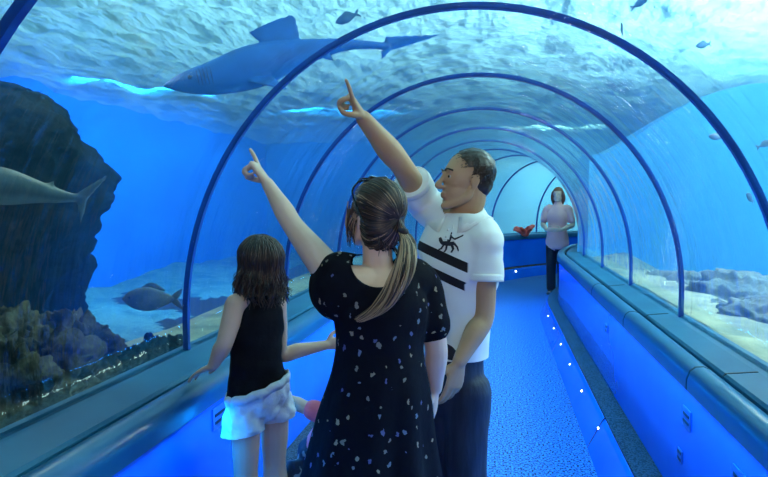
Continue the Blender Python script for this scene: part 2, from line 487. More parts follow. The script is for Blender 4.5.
def m_skin(name, col, col2):
    return mat(name, col, .5, col2=col2, scale=9, spec=.35, bump=.05, bscale=60)
M_skin_man = m_skin('tanned_skin', (.44, .26, .14), (.50, .30, .17))
M_skin_fair = m_skin('fair_skin', (.66, .43, .31), (.72, .48, .36))
M_skin_kid = m_skin('child_skin', (.60, .38, .27), (.66, .43, .31))
def m_hair(name, c, c2): return mat(name, c, .38, col2=c2, scale=14, stretch=(1, 1, .25), spec=.5)
M_h_dark = m_hair('dark_brown_hair', (.012, .008, .006), (.03, .018, .012))
M_h_mid = m_hair('mid_brown_hair', (.05, .028, .016), (.09, .05, .03))
M_h_blond = m_hair('blonde_streak_hair', (.30, .19, .10), (.42, .28, .16))
M_h_short = m_hair('short_brown_hair', (.022, .014, .009), (.05, .032, .02))
M_white_eye = mat('eye_white', (.45, .44, .42), .3)
M_iris = mat('dark_iris', (.03, .018, .01), .2)

def head(bm, c, f, u, k=1.0, female=False):
    s = f.cross(u).normalized(); R = Matrix((s, f, u)).transposed().to_quaternion()
    P = lambda a, b, d: c + (s * a + f * b + u * d) * k
    ball(bm, P(0, -.018, .035), (.074 * k, .094 * k, .084 * k), R, 24)
    ball(bm, P(0, .022, .012), (.066 * k, .066 * k, .075 * k), R, 24)
    ball(bm, P(0, .028, -.04), (.055 * k, .058 * k, .062 * k), R, 24)
    ball(bm, P(0, .036, -.066), (.046 * k, .046 * k, .040 * k), R)
    ball(bm, P(0, .074, -.100), (.021 * k, .018 * k, .015 * k), R)
    for e in (-1, 1):
        loft(bm, [P(e * .058, -.004, -.035), P(e * .052, .012, -.066), P(e * .034, .045, -.086), P(e * .010, .072, -.098)], [.013 * k, .016 * k, .016 * k, .016 * k], seg=12, sub=5)   # jaw line
        ball(bm, P(e * .033, .050, -.016), (.021 * k, .022 * k, .017 * k), R)       # cheek bones
        ball(bm, P(e * .024, .077, .030), (.024 * k, .011 * k, .007 * k), R)        # brow
        ball(bm, P(e * .010, .093, -.029), (.008 * k, .009 * k, .007 * k), R)       # nostril wings
        ball(bm, P(e * .072, -.010, -.004), (.007 * k, .018 * k, .030 * k), R)       # ears
        ball(bm, P(e * .076, -.017, .003), (.006 * k, .013 * k, .022 * k), R)
    loft(bm, [P(0, .082, .024), P(0, .096, -.004), P(0, .112, -.024), P(0, .098, -.033)], [.009 * k, .010 * k, .012 * k, .008 * k], side=s, seg=10)
    ball(bm, P(0, .086, -.054), (.022 * k, .010 * k, .006 * k), R)
    ball(bm, P(0, .084, -.065), (.019 * k, .010 * k, .007 * k), R)

def eyes(parent, c, f, u, k=1.0):
    s = f.cross(u).normalized()
    for e in (-1, 1):
        p = c + (s * e * .030 + f * .0690 + u * .011) * k
        bm = bmesh.new(); ball(bm, p, .0112 * k); o = obj('eye', bm, M_white_eye, parent)
        bm = bmesh.new(); ball(bm, p + f * .0058 * k, .0072 * k); obj('iris', bm, M_iris, o)

def hand(bm, w, f, s, n, k=1.0, curl=None, thumb=None, spread=1.0):
    """palm, five jointed fingers of different lengths; f along the hand, s to the thumb side, n out of the palm"""
    f = f.normalized(); n = (n - f * n.dot(f)).normalized(); s2 = f.cross(n).normalized()
    s = s2 if s2.dot(s) > 0 else -s2
    loft(bm, [w - f * .015 * k, w + f * .03 * k, w + f * .065 * k, w + f * .09 * k], [.026 * k, .034 * k, .040 * k, .039 * k], [.019 * k, .016 * k, .0145 * k, .012 * k], side=s, seg=14)
    ball(bm, w + (f * .038 + s * .022 + n * .010) * k, (.018 * k, .026 * k, .015 * k), Matrix((s, f, n)).transposed().to_quaternion())
    curl = curl or [(12, 18, 12)] * 4
    for i, (x, y, ln, r) in enumerate(((.030, .086, .95, .0092), (.010, .091, 1.06, .0096), (-.011, .087, .98, .0090), (-.030, .078, .78, .0078))):
        p = w + (f * y + s * x) * k; a = 0
        d0 = (f + s * x * 2.2 * spread).normalized()
        pts = [p - d0 * .018 * k, p]
        for seg, c in zip((.045, .028, .022), curl[i]):
            a += math.radians(c)
            p = p + (d0 * math.cos(a) + n * math.sin(a)) * seg * ln * k; pts.append(p)
        loft(bm, pts, [r * 1.05 * k, r * 1.08 * k, r * k, r * .93 * k, r * .78 * k], side=s, seg=10, sub=4)
    t = thumb or ((.75, .6, .25), (.35, .9, .2), (.15, 1, .15))
    p = w + (f * .018 + s * .022 + n * .006) * k; pts = [p]
    for (a, b, c), ln in zip(t, (.044, .034, .028)):
        p = p + (s * a + f * b + n * c).normalized() * ln * k; pts.append(p)
    loft(bm, pts, [.014 * k, .0125 * k, .0110 * k, .0085 * k], seg=10, sub=4)

def limb(bm, a, b, c, r, seg=16, bulge=1.07):
    """upper and lower piece of an arm or leg through the joint b; r = radii at a, mid, b, mid, c"""
    loft(bm, [a, a.lerp(b, .5), b, b.lerp(c, .35), b.lerp(c, .7), c], [r[0], r[1], r[2], r[3] * bulge, (r[3] + r[4]) / 2, r[4]], seg=seg, sub=4)

def foot(bm, ankle, f, k=1.0):
    z = V((ankle.x, ankle.y, ankle.z)); g = ankle.z - .03 * k
    loft(bm, [z - f * .05 * k - UP * (.045 * k), z + f * .02 * k - UP * .04 * k, z + f * .10 * k - UP * .055 * k, z + f * .16 * k - UP * .062 * k], [.032 * k, .036 * k, .042 * k, .036 * k], [.034 * k, .038 * k, .024 * k, .018 * k], side=f.cross(UP), seg=14)

def strand(bm, pts, r, mi=0, seg=5, sub=3, tip=.25):
    P = catmull(pts, sub); n = len(P); prev = None
    s = None
    for i, p in enumerate(P):
        t = (P[min(i + 1, n - 1)] - P[max(i - 1, 0)]).normalized()
        if s is None: s = t.orthogonal()
        s = (s - t * s.dot(t)).normalized(); q = t.cross(s); rr = r * (1 - (1 - tip) * (i / (n - 1)) ** 2)
        vs = [bm.verts.new(p + (s * math.cos(2 * PI * k / seg) + q * math.sin(2 * PI * k / seg)) * rr) for k in range(seg)]
        if prev:
            for k in range(seg):
                fa = bm.faces.new((prev[k], prev[(k + 1) % seg], vs[(k + 1) % seg], vs[k])); fa.material_index = mi
        prev = vs
    return bm

def cut(me, co, no, keep_above=False):
    """open a clothing mesh at a plane: everything on the side of `no` goes"""
    bm = bmesh.new(); bm.from_mesh(me)
    bmesh.ops.bisect_plane(bm, geom=bm.verts[:] + bm.edges[:] + bm.faces[:], plane_co=co, plane_no=no, clear_outer=True)
    bm.to_mesh(me); bm.free(); return me

def folds(scale, amp, seed=0, st=(1, 1, 1)):
    return lambda p: noise.noise(V((p.x * scale * st[0] + seed, p.y * scale * st[1], p.z * scale * st[2]))) * amp

# ---------------------------------------------------------------- the man in the white polo shirt
def make_man():
    hf = dirn(-.96, -.24, .06); tf = dirn(-.62, -.78, 0); left = UP.cross(tf)
    hip = at(454, 372, 2.20); chest = at(459, 255, 2.20); nb = at(464, 216, 2.20); hc = at(465, 181, 2.16)
    root = thing('person', 'man in a white polo with two black stripes, raising one arm to point', 'person', (hip.x, hip.y, 0))
    hu = (UP - hf * UP.dot(hf)).normalized()
    shR, shL = at(425, 205, 2.34), at(485, 240, 2.10)
    elR, wrR = at(402, 166, 2.13), at(363.5, 118.5, 2.00)
    elL, wrL = at(484, 316, 2.09), at(459.5, 361, 2.03)
    hs = left
    bm = bmesh.new()
    loft(bm, [hip - UP * .08, hip, hip.lerp(chest, .45), chest, chest.lerp(nb, .6), nb], [.095, .098, .110, .150, .135, .06], [.078, .082, .086, .106, .09, .06], side=left, seg=24)
    loft(bm, [nb - UP * .06, nb, hc - hu * .07 - hf * .034, hc - hf * .03], [.066, .058, .054, .054], seg=16)
    head(bm, hc, hf, hu, 1.0)
    limb(bm, shR, elR, wrR, (.056, .050, .043, .044, .029)); limb(bm, shL, elL, wrL, (.054, .046, .039, .039, .027))
    loft(bm, [chest.lerp(nb, .55), shR], [.075, .06]); loft(bm, [chest.lerp(nb, .55), shL], [.075, .06])
    # pointing right hand
    f = dirn(-.40, -.45, .80); n = dirn(-.88, -.05, -.42); s = f.cross(n)
    hand(bm, wrR + f * .01, dirn(-.48, -.62, .72), s, n, .93, [(-14, 4, 4), (72, 96, 66), (76, 98, 64), (80, 98, 60)], ((.5, .7, .5), (.05, .7, .7), (-.2, 1, .15)))
    # hanging left hand, thumb side towards the camera
    f = (dirn(-.22, -.05, -1)); n = dirn(-.5, .85, 0); s = n.cross(f)
    hand(bm, wrL + f * .005, f, s, n, 1.0, [(10, 22, 14), (16, 26, 15), (20, 30, 16), (24, 32, 16)], ((.7, .65, .3), (.2, .95, .25), (.0, 1, .3)))
    for e in (-1, 1):
        h = hip + left * (e * .062) - UP * .05; kn = V((h.x, h.y, .50)) + tf * .02 + left * e * .01; an = V((h.x, h.y, .09)) - tf * .02 + left * e * .02
        limb(bm, h, kn, an, (.072, .068, .050, .050, .040))
        foot(bm, an, tf)
    body = obj('body', fuse(bm, .0036, 14), M_skin_man, root)
    eyes(root, hc, hf, hu)
    # ---- hair
    hs_ = hf.cross(hu).normalized()
    P = lambda a, b, d: hc + hs_ * a + hf * b + hu * d
    bm = bmesh.new(); Rq = Matrix((hs_, hf, hu)).transposed().to_quaternion()
    ball(bm, P(0, -.030, .043), (.080, .092, .086), Rq, 28); ball(bm, P(0, -.055, -.005), (.068, .055, .060), Rq, 20)
    cap = fuse(bm, .005, disp=folds(60, .003))
    # keep the hairline off the face
    b2 = bmesh.new(); b2.from_mesh(cap)
    bmesh.ops.delete(b2, geom=[v for v in b2.verts if (v.co - hc).dot(hf) > .048 + .25 * ((v.co - hc).dot(hu) - .075) or ((v.co - hc).dot(hf) > .0 and (v.co - hc).dot(hu) < .045)], context='VERTS')
    bvh = bvh_of(cap)
    for _ in range(900):
        th, z = rnd.uniform(0, 2 * PI), rnd.uniform(-.45, 1)
        q = math.sqrt(1 - z * z); d = hs_ * math.cos(th) * q + hf * math.sin(th) * q + hu * z
        h = bvh.ray_cast(P(0, -.03, .03) + d * .3, -d)
        if h[0] is None: continue
        p = h[0]; l = p - hc
        if l.dot(hf) > .046 + .25 * (l.dot(hu) - .075) or (l.dot(hf) > 0 and l.dot(hu) < .05): continue
        g = (hf * .5 - hu * .45 + hs_ * rnd.uniform(-.3, .3) + h[1] * .45)
        strand(b2, [p - h[1] * .003, p + g * .008, p + g * .015 - h[1] * .003], .0019, rnd.choice((0, 0, 1)), seg=4, sub=2)
    ho = obj('hair', b2, M_h_short, root); ho.data.materials.append(M_h_mid)
    bm = bmesh.new()
    for e in (-1, 1):
        loft(bm, [P(e * .012, .088, .034), P(e * .030, .087, .040), P(e * .048, .072, .034)], .0038, seg=8)
    obj('eyebrows', bm, M_h_dark, root)
    # ---- polo shirt
    hem = at(455, 354, 2.20); up = (nb - hem).normalized()
    bm = bmesh.new()
    loft(bm, [hem - UP * .03, hem, hem.lerp(chest, .5), chest, chest.lerp(nb, .55), chest.lerp(nb, .85), nb + UP * .005], [.128, .130, .140, .172, .165, .120, .072], [.104, .104, .106, .122, .105, .085, .070], side=left, seg=28, power=2.3)
    dL = (elL - shL).normalized(); dR = (elR - shR).normalized()
    loft(bm, [chest.lerp(nb, .60), shL.lerp(nb, .45) - UP * .012, shL + dL * .005, shL + dL * .07], [.09, .080, .070, .069], seg=24)
    loft(bm, [chest.lerp(nb, .60), shR.lerp(nb, .35) - UP * .02, shR, shR + dR * .08], [.09, .080, .072, .072], seg=24)
    for sh_, d, q, r_ in ((shL, dL, .150, .071), (shR, dR, .165, .0735)):
        loft(bm, [sh_ + d * .07, sh_ + d * (q * .7), sh_ + d * q], [r_ - .002, r_ - .001, r_], seg=28, dome=False)
    tm = fuse(bm, .006, 12, disp=folds(9, .010, 3, (1, 1, 1.6)))
    cut(tm, hem, -UP)
    def trim_sleeve(me, sh, d, lim, rad=.11):
        b4 = bmesh.new(); b4.from_mesh(me)
        sel = [f_ for f_ in b4.faces if (f_.calc_center_median() - sh).dot(d) > lim - .03 and ((f_.calc_center_median() - sh) - d * (f_.calc_center_median() - sh).dot(d)).length < rad]
        g = list({v for f_ in sel for v in f_.verts} | {e_ for f_ in sel for e_ in f_.edges} | set(sel))
        bmesh.ops.bisect_plane(b4, geom=g, plane_co=sh + d * lim, plane_no=d, clear_outer=True); b4.to_mesh(me); b4.free()
    trim_sleeve(tm, nb, UP, .012, .082)
    at_ = tm.attributes.new('band', 'FLOAT', 'POINT'); ah_ = tm.attributes.new('slant', 'FLOAT', 'POINT'); mid_ = at(450, 265, 2.12)
    for i, v in enumerate(tm.vertices):
        q = v.co - shL; q = q - dL * q.dot(dL); r_ = v.co - shR; r_ = r_ - dR * r_.dot(dR)
        ah_.data[i].value = v.co.z + .42 * (v.co - mid_).dot(RIGHT)
        at_.data[i].value = 1.0 if (q.length > .080 and v.co.z < shR.z - .03) else 0.0
    torso = obj('polo_shirt', tm, None, root)
    m, t, out = nt('striped_polo')
    bs = N(t, 'BsdfPrincipled', Roughness=.8); L(t, bs, 0, out, 0)
    co = N(t, 'TexCoord'); sx = N(t, 'Attribute', _attribute_name='slant')
    zc = lambda v, d=2.12: at(450, v, d).z
    st = [zc(284), zc(275), zc(265), zc(255)]
    z0, z1 = hem.z, nb.z
    rp = ramp(t, [(0, (.78, .82, .80))] + [((z - z0) / (z1 - z0), c) for z, c in zip(st, ((.006, .006, .01), (.78, .82, .80), (.006, .006, .01), (.78, .82, .80)))], 'CONSTANT')
    mr = N(t, 'MapRange'); mr.inputs[1].default_value = z0; mr.inputs[2].default_value = z1
    L(t, sx, 'Fac', mr, 0); L(t, mr, 0, rp, 0)
    aa = N(t, 'Attribute', _attribute_name='band'); mxc = N(t, 'Mix', _data_type='RGBA'); L(t, aa, 'Fac', mxc, 'Factor')
    mxc.inputs['A'].default_value = (.78, .82, .80, 1); L(t, rp, 0, mxc, 'B'); L(t, mxc, 'Result', bs, 'Base Color')
    nz = N(t, 'TexNoise', Scale=350); L(t, co, 'Object', nz, 'Vector'); bp = N(t, 'Bump', Strength=.25, Distance=.002); L(t, nz, 'Fac', bp, 'Height'); L(t, bp, 0, bs, 'Normal')
    tm.materials.append(m)
    M_polo = mat('white_pique', (.78, .82, .80), .8, bump=.25, bscale=350)
    for sh_, d, q, r_ in ((shL, dL, .150, .0705), (shR, dR, .165, .0735)):
        bm = bmesh.new(); loft(bm, [sh_ + d * (q - .024), sh_ + d * (q + .004)], [r_, r_ + .001], seg=30, dome=False, closed_ends=False); cuff = obj('cuff', bm, M_polo, torso)
        md = cuff.modifiers.new('t', 'SOLIDIFY'); md.thickness = .004
    bv = bvh_of(tm)
    # collar: a standing band that folds down, open at the front
    bm = bmesh.new(); rows = []
    for k in range(25):
        a = math.radians(20) + math.radians(320) * k / 24     # from the opening round the back of the neck
        r = tf * math.cos(a) + left * math.sin(a)
        front = .5 + .5 * math.cos(a)
        c0 = nb + UP * (.012 - .045 * front) + tf * .004
        inn = c0 + r * (.066 + .012 * front)
        topp = c0 + r * (.071 + .010 * front) + UP * (.030)
        g_ = c0 + r * (.100 + .022 * front) + UP * (-.008 - .022 * front)
        nn_ = bv.find_nearest(g_); out_ = nn_[0] + nn_[1] * .006
        rows.append([bm.verts.new(inn), bm.verts.new(topp), bm.verts.new(topp + r * .006 + UP * .001), bm.verts.new(out_)])
    for a, b in zip(rows, rows[1:]):
        for i in range(3): bm.faces.new((a[i], a[i + 1], b[i + 1], b[i]))
    col = obj('collar', bm, M_polo, torso); md = col.modifiers.new('t', 'SOLIDIFY'); md.thickness = .003
    bv = bvh_of(tm)
    bm = bmesh.new(); org = nb + tf * .1 - UP * .10
    decal(bm, [(-.015, .07), (-.015, .04), (-.015, .015), (.015, .015), (.015, .04), (.015, .07)], org, left, UP, bv, .003)
    pk = obj('placket', bm, M_polo, torso, sm=False); md = pk.modifiers.new('t', 'SOLIDIFY'); md.thickness = .003; md.offset = 0
    for dz in (.025, .05):
        h = bv.ray_cast(org + UP * dz + tf * .3, -tf)
        if h[0] is not None: bm = bmesh.new(); ball(bm, h[0] + tf * .005, .005, seg=10); obj('button', bm, mat('button', (.6, .6, .58), .3), torso)
    # embroidered horse-and-rider emblem on the left of the chest
    M_emb = mat('dark_embroidery', (.01, .012, .03), .7, bump=.3, bscale=300)
    bm = bmesh.new(); lc = at(450, 243, 2.1); xd = -(RIGHT * .0) + left * 1.0; nrmv = tf
    e = .0142
    shapes = [
        [(-2.4, -.3), (-1.8, .4), (-.6, .5), (.6, .35), (1.6, .5), (1.7, -.4), (.6, -.7), (-.8, -.7), (-1.8, -.6)],          # horse's body
        [(-2.4, -.3), (-3.1, .5), (-3.3, 1.2), (-2.7, 1.5), (-2.1, .9), (-1.7, .3)],                                           # neck and head
        [(-1.7, -.5), (-2.4, -1.4), (-3.1, -1.7), (-2.9, -2.0), (-2.0, -1.7), (-1.2, -.6)], [(-.8, -.6), (-.9, -1.7), (-1.4, -2.4), (-.9, -2.4), (-.4, -1.7), (-.2, -.6)],
        [(.7, -.6), (1.2, -1.5), (.8, -2.4), (1.3, -2.4), (1.8, -1.4), (1.5, -.5)], [(1.5, -.3), (2.4, -1.0), (2.9, -2.0), (3.2, -1.9), (2.8, -.8), (1.8, .3)],
        [(-.5, .4), (-.6, 1.5), (-.1, 2.2), (.5, 2.1), (.6, 1.2), (.4, .4)], [(-.3, 2.2), (-.4, 2.7), (.0, 3.0), (.4, 2.7), (.3, 2.2)],
        [(.4, 2.0), (1.6, 1.3), (2.9, 1.9), (3.6, 2.3), (3.7, 2.0), (1.7, .9), (.5, 1.4)]]
    for sh in shapes:
        decal(bm, [(a * e, b * e) for a, b in sh], lc, left, UP, bv, .0025)
    eo = obj('emblem', bm, M_emb, torso, sm=False); md = eo.modifiers.new('t', 'SOLIDIFY'); md.thickness = .0015; md.offset = 0
    # ---- trousers, belt, shoes
    M_trs = mat('dark_trousers', (.010, .014, .028), .75, col2=(.018, .024, .045), scale=30, stretch=(1, 1, .2), bump=.3, bscale=60)
    bm = bmesh.new()
    loft(bm, [hip + UP * .10, hip, hip - UP * .10], [.114, .116, .112], [.096, .100, .098], side=left, seg=24, power=2.3)
    for e2 in (-1, 1):
        h = hip + left * (e2 * .062) - UP * .06; kn = V((h.x, h.y, .50)) + tf * .02 + left * e2 * .01; an = V((h.x, h.y, .07)) - tf * .02 + left * e2 * .02
        loft(bm, [h, h.lerp(kn, .5), kn, kn.lerp(an, .5), an], [.090, .086, .078, .072, .068], seg=20)
    to = obj('trousers', fuse(bm, .007, 8, disp=folds(11, .010, 2, (1, 1, .7))), M_trs, root)
    M_shoe = mat('dark_shoe', (.02, .02, .025), .5, bump=.1, bscale=50)
    for e2 in (-1, 1):
        h = hip + left * (e2 * .062); an = V((h.x, h.y, .09)) - tf * .02 + left * e2 * .02
        bm = bmesh.new(); foot(bm, an - UP * .002, tf, 1.12)
        sh = obj('shoe', fuse(bm, .006), M_shoe, root); lowest = min(v.co.z for v in sh.data.vertices)
        for v in sh.data.vertices: v.co.z = max(v.co.z - lowest, .0)
    return root
make_man()
# ---------------------------------------------------------------- the woman in the patterned dress, seen from behind
def hair_cap(c, f, u, k=1.0, vox=.005, nape=False):
    s = f.cross(u).normalized(); R = Matrix((s, f, u)).transposed().to_quaternion()
    bm = bmesh.new(); P = lambda a, b, d: c + (s * a + f * b + u * d) * k
    ball(bm, P(0, -.022, .042), (.084 * k, .100 * k, .090 * k), R, 28)
    ball(bm, P(0, -.045, -.02), (.074 * k, .068 * k, .070 * k), R, 24)
    if nape: ball(bm, P(0, -.040, -.055), (.066 * k, .056 * k, .058 * k), R, 24)
    return fuse(bm, vox, 6), P, s

def drop_face(me, c, f, u, k=1.0, brow=.055):
    bm = bmesh.new(); bm.from_mesh(me)
    bmesh.ops.delete(bm, geom=[v for v in bm.verts if (v.co - c).dot(f) > .035 * k and (v.co - c).dot(u) < brow * k], context='VERTS')
    return bm

def open_at(me, fn):
    """an opening with a clean edge where fn is negative"""
    bm = bmesh.new(); bm.from_mesh(me)
    bmesh.ops.delete(bm, geom=[v for v in bm.verts if fn(v.co) < 0], context='VERTS')
    for v in bm.verts:
        if v.is_boundary and fn(v.co) < .02:
            for _ in range(3):
                f0 = fn(v.co); h = 1e-4
                g = V([(fn(v.co + d) - f0) / h for d in (V((h, 0, 0)), V((0, h, 0)), V((0, 0, h)))])
                v.co -= g * (f0 / max(1e-6, g.length_squared))
    bm.to_mesh(me); bm.free()

def m_print():
    m, t, out = nt('black_printed_cotton')
    bs = N(t, 'BsdfPrincipled', Roughness=.9); bs.inputs['Specular IOR Level'].default_value = .12; L(t, bs, 0, out, 0)
    co = N(t, 'TexCoord'); nz = N(t, 'TexNoise', Scale=60, Detail=2); L(t, co, 'Object', nz, 'Vector')
    ad = N(t, 'VectorMath', _operation='MULTIPLY_ADD'); L(t, nz, 'Color', ad, 0); ad.inputs[1].default_value = (.022, .022, .03); L(t, co, 'Object', ad, 2)
    mp = N(t, 'Mapping'); mp.inputs['Scale'].default_value = (1, 1, .8); L(t, ad, 0, mp, 0)
    v = N(t, 'TexVoronoi', Scale=29, Randomness=.85); L(t, mp, 0, v, 'Vector')
    lt = N(t, 'Math', _operation='LESS_THAN'); L(t, v, 'Distance', lt, 0); lt.inputs[1].default_value = .195
    r = ramp(t, [(0, (.20, .19, .16)), (.35, (.14, .18, .24)), (.6, (.30, .25, .16)), (.8, (.10, .11, .24))], 'CONSTANT')
    sp = N(t, 'SeparateColor'); L(t, v, 'Color', sp, 0); L(t, sp, 0, r, 0)
    mx = N(t, 'Mix', _data_type='RGBA'); L(t, lt, 0, mx, 'Factor'); mx.inputs['A'].default_value = (.0045, .005, .009, 1); L(t, r, 0, mx, 'B')
    L(t, mx, 'Result', bs, 'Base Color')
    n2 = N(t, 'TexNoise', Scale=16, Detail=3); L(t, co, 'Object', n2, 'Vector'); bp = N(t, 'Bump', Strength=.35, Distance=.02); L(t, n2, 'Fac', bp, 'Height'); L(t, bp, 0, bs, 'Normal')
    return m

def make_woman():
    D = 1.86
    hf = dirn(-.62, .76, .12); tf = dirn(-.30, .95, 0); left = UP.cross(tf); right = -left
    hc = at(374.5, 217, D); hu = (UP - hf * UP.dot(hf)).normalized()
    nb = at(378, 268, D); chest = at(381, 310, D); waist = at(380, 345, D); hip = at(377, 396, D)
    root = thing('person', 'woman in a black printed dress with a streaked ponytail, pointing upward', 'person', (hip.x, hip.y, 0))
    shL, elL, wrL = at(338, 283, 1.80), at(294, 227, 1.93), at(267.5, 183.5, 2.04)
    shR, elR, wrR = at(424, 288, 1.93), at(436, 346, 1.93), at(435, 388, 1.96)
    bm = bmesh.new()
    loft(bm, [hip - UP * .10, hip, waist, chest, chest.lerp(nb, .6), nb], [.15, .165, .135, .145, .12, .055], [.11, .125, .10, .11, .085, .055], side=left, seg=24)
    loft(bm, [nb - UP * .05, nb, hc - hu * .06 - hf * .02, hc - hf * .02], [.060, .052, .049, .05], seg=16)
    head(bm, hc, hf, hu, .96)
    loft(bm, [chest.lerp(nb, .55), shL], [.075, .058]); loft(bm, [chest.lerp(nb, .55), shR], [.075, .058])
    limb(bm, shL, elL, wrL, (.058, .049, .037, .034, .023)); limb(bm, shR, elR, wrR, (.054, .048, .040, .038, .026))
    f = dirn(-.46, .28, .80); n = dirn(-.85, .15, -.45); s = n.cross(f)
    hand(bm, wrL + f * .004, dirn(-.52, .30, .68), s, n, .98, [(-10, 4, 4), (74, 98, 62), (78, 98, 60), (82, 98, 58)], ((.6, .7, .45), (.0, .8, .7), (-.5, .7, .6)))
    f = dirn(-.03, .15, -1); n = dirn(-.9, .2, 0)
    hand(bm, wrR + f * .005, f, f.cross(n) * -1, n, .93, [(14, 20, 12)] * 4)
    for e in (-1, 1):
        h = hip + left * (e * .085) - UP * .05; kn = V((h.x, h.y, .46)) + tf * .02; an = V((h.x, h.y, .085)) - tf * .02
        limb(bm, h, kn, an, (.085, .075, .052, .052, .036)); foot(bm, an, tf, .92)
    obj('body', fuse(bm, .0038, 8), M_skin_fair, root)
    eyes(root, hc, hf, hu, .96)
    # ---- dress
    M_dress = m_print()
    bm = bmesh.new()
    cs = [at(376, 600, D), at(373, 530, D), at(372, 477, D), at(375, 430, D), at(379, 390, D), at(380, 347, D), at(381, 312, D), at(380, 284, D), at(379, 262, D)]
    cs[0].z = .32
    loft(bm, cs, [.265, .250, .228, .198, .172, .148, .158, .135, .070], [.23, .21, .185, .162, .145, .120, .130, .112, .078], side=left, seg=32)
    loft(bm, [chest.lerp(nb, .5), shR.lerp(nb, .30), shR, shR.lerp(elR, .35), shR.lerp(elR, .62)], [.10, .085, .066, .064, .066], seg=20)
    dL = (elL - shL).normalized()
    loft(bm, [chest.lerp(nb, .45) - UP * .01, shL.lerp(nb, .25) - UP * .025, shL - UP * .024 + dL * .02, shL - UP * .050 + dL * .065], [.105, .110, .108, .094], [.080, .078, .068, .055], side=UP, seg=24)
    def drape(p):
        q = p - cs[4]; a = math.atan2(q.dot(tf), q.dot(left)); h = max(0, min(1, (waist.z - p.z) / .7))
        return math.sin(a * 9 + noise.noise(p * 2) * 2) * .016 * h + noise.noise(V((p.x * 8, p.y * 8, p.z * 5))) * .008
    dm = fuse(bm, .0065, 8, disp=drape)
    cut(dm, V((0, 0, .36)), -UP)
    # scooped back neckline
    sc_ = nb - tf * .10 + left * .030 + UP * .040
    open_at(dm, lambda p: (p - sc_).length - .088)
    sf_ = nb + tf * .055 + UP * .050
    open_at(dm, lambda p: (p - sf_).length - .085)
    dress = obj('dress', dm, M_dress, root); md = dress.modifiers.new('t', 'SOLIDIFY'); md.thickness = .003; md.offset = 1
    # ---- hair: a combed back cap, loose strands round the face, and the ponytail
    mats = (M_h_dark, M_h_mid, M_h_blond)
    cap, P, s_ = hair_cap(hc, hf, hu, .98, nape=True)
    tie = at(402, 231, 1.775)
    b2 = drop_face(cap, hc, hf, hu, .98)
    bv = bvh_of(cap)
    back = (tie - hc).normalized()
    for i in range(420):
        a = rnd.uniform(0, 2 * PI); x = back.orthogonal().normalized(); y = back.cross(x)
        roll = x * math.cos(a) + y * math.sin(a)
        pts = []; w0 = rnd.uniform(.52, .80); wob = rnd.uniform(-.05, .05)
        for k in range(6):
            ang = PI * w0 * (1 - k / 5)
            d = (back * math.cos(ang) + (roll + back.cross(roll) * wob * k) * math.sin(ang)).normalized()
            h = bv.ray_cast(P(0, -.02, .03) + d * .3, -d)
            if h[0] is None: continue
            pts.append(h[0] + h[1] * .0015)
        if len(pts) < 4: continue
        p0 = pts[0] - hc
        if p0.dot(hf) > .045 and p0.dot(hu) < .05: continue
        pts.append(tie + V((rnd.uniform(-1, 1), rnd.uniform(-1, 1), rnd.uniform(-1, 1))) * .010)
        strand(b2, pts, rnd.uniform(.0022, .0042), rnd.choice((0, 0, 0, 0, 1, 1, 1, 1, 2)), tip=.8, sub=3)
    # loose strands at the left cheek and nape
    for i in range(46):
        p = P(-.078 + rnd.uniform(-.006, .006), rnd.uniform(-.01, .05), rnd.uniform(-.01, .05))
        q = at(rnd.uniform(346, 356), rnd.uniform(228, 248), 1.86 + rnd.uniform(-.02, .04))
        strand(b2, [p, p.lerp(q, .5) - s_ * rnd.uniform(.0, .012), q], .0020, rnd.choice((0, 1, 1, 2)), tip=.3)
    for i in range(30):
        p = P(rnd.uniform(-.06, .05), -.085, rnd.uniform(-.06, -.03)); q = p - UP * rnd.uniform(.02, .06) + right * rnd.uniform(-.01, .03)
        strand(b2, [p, p.lerp(q, .5) - hf * .008, q], .0018, rnd.choice((0, 0, 1)), tip=.3)
    hair = obj('hair', b2, None, root)
    for m in mats: hair.data.materials.append(m)
    b2 = bmesh.new()
    path_ = [(402, 231, 1.775, .011), (408, 242, 1.735, .026), (406, 262, 1.70, .036), (399, 280, 1.69, .038), (389, 297, 1.69, .036), (376, 310, 1.69, .028), (360, 319, 1.70, .018)]
    for i in range(480):
        a = rnd.uniform(0, 2 * PI); r0 = math.sqrt(rnd.random()); end = rnd.choice((5, 6, 7, 7, 7)); pts = []; ph = rnd.uniform(0, 6)
        for k, (u, v, d, r) in enumerate(path_[:end]):
            c = at(u, v, d)
            pts.append(c + (RIGHT * math.cos(a + .15 * k) * .8 + UP * math.sin(a + .15 * k) * .45 + AWAY * math.sin(a + .15 * k) * .75) * r * r0 + RIGHT * .003 * math.sin(ph + k * 1.3))
        mi = rnd.choice((0, 1, 1, 2)) if r0 < .6 else rnd.choice((1, 1, 2, 2, 0))
        strand(b2, pts, rnd.uniform(.002, .0036), mi, tip=.2)
    pony = obj('ponytail', b2, None, hair)
    for m in mats: pony.data.materials.append(m)
    bm = bmesh.new(); loft(bm, [tie - back * .004, tie + back * .012], [.014, .014], seg=16); obj('hair_tie', bm, mat('hair_tie', (.02, .018, .02), .6), pony)
    # ---- sunglasses pushed up on the head (worn, hence part of her)
    M_sg = mat('black_plastic', (.006, .006, .008), .15, coat=.5); M_lens = mat('dark_lens', (.01, .012, .016), .06, coat=.8)
    g = P(0, .018, .130); gn = nrm(hf * .25 + hu * .97); gx = s_; gy = gn.cross(gx).normalized()
    bm = bmesh.new()
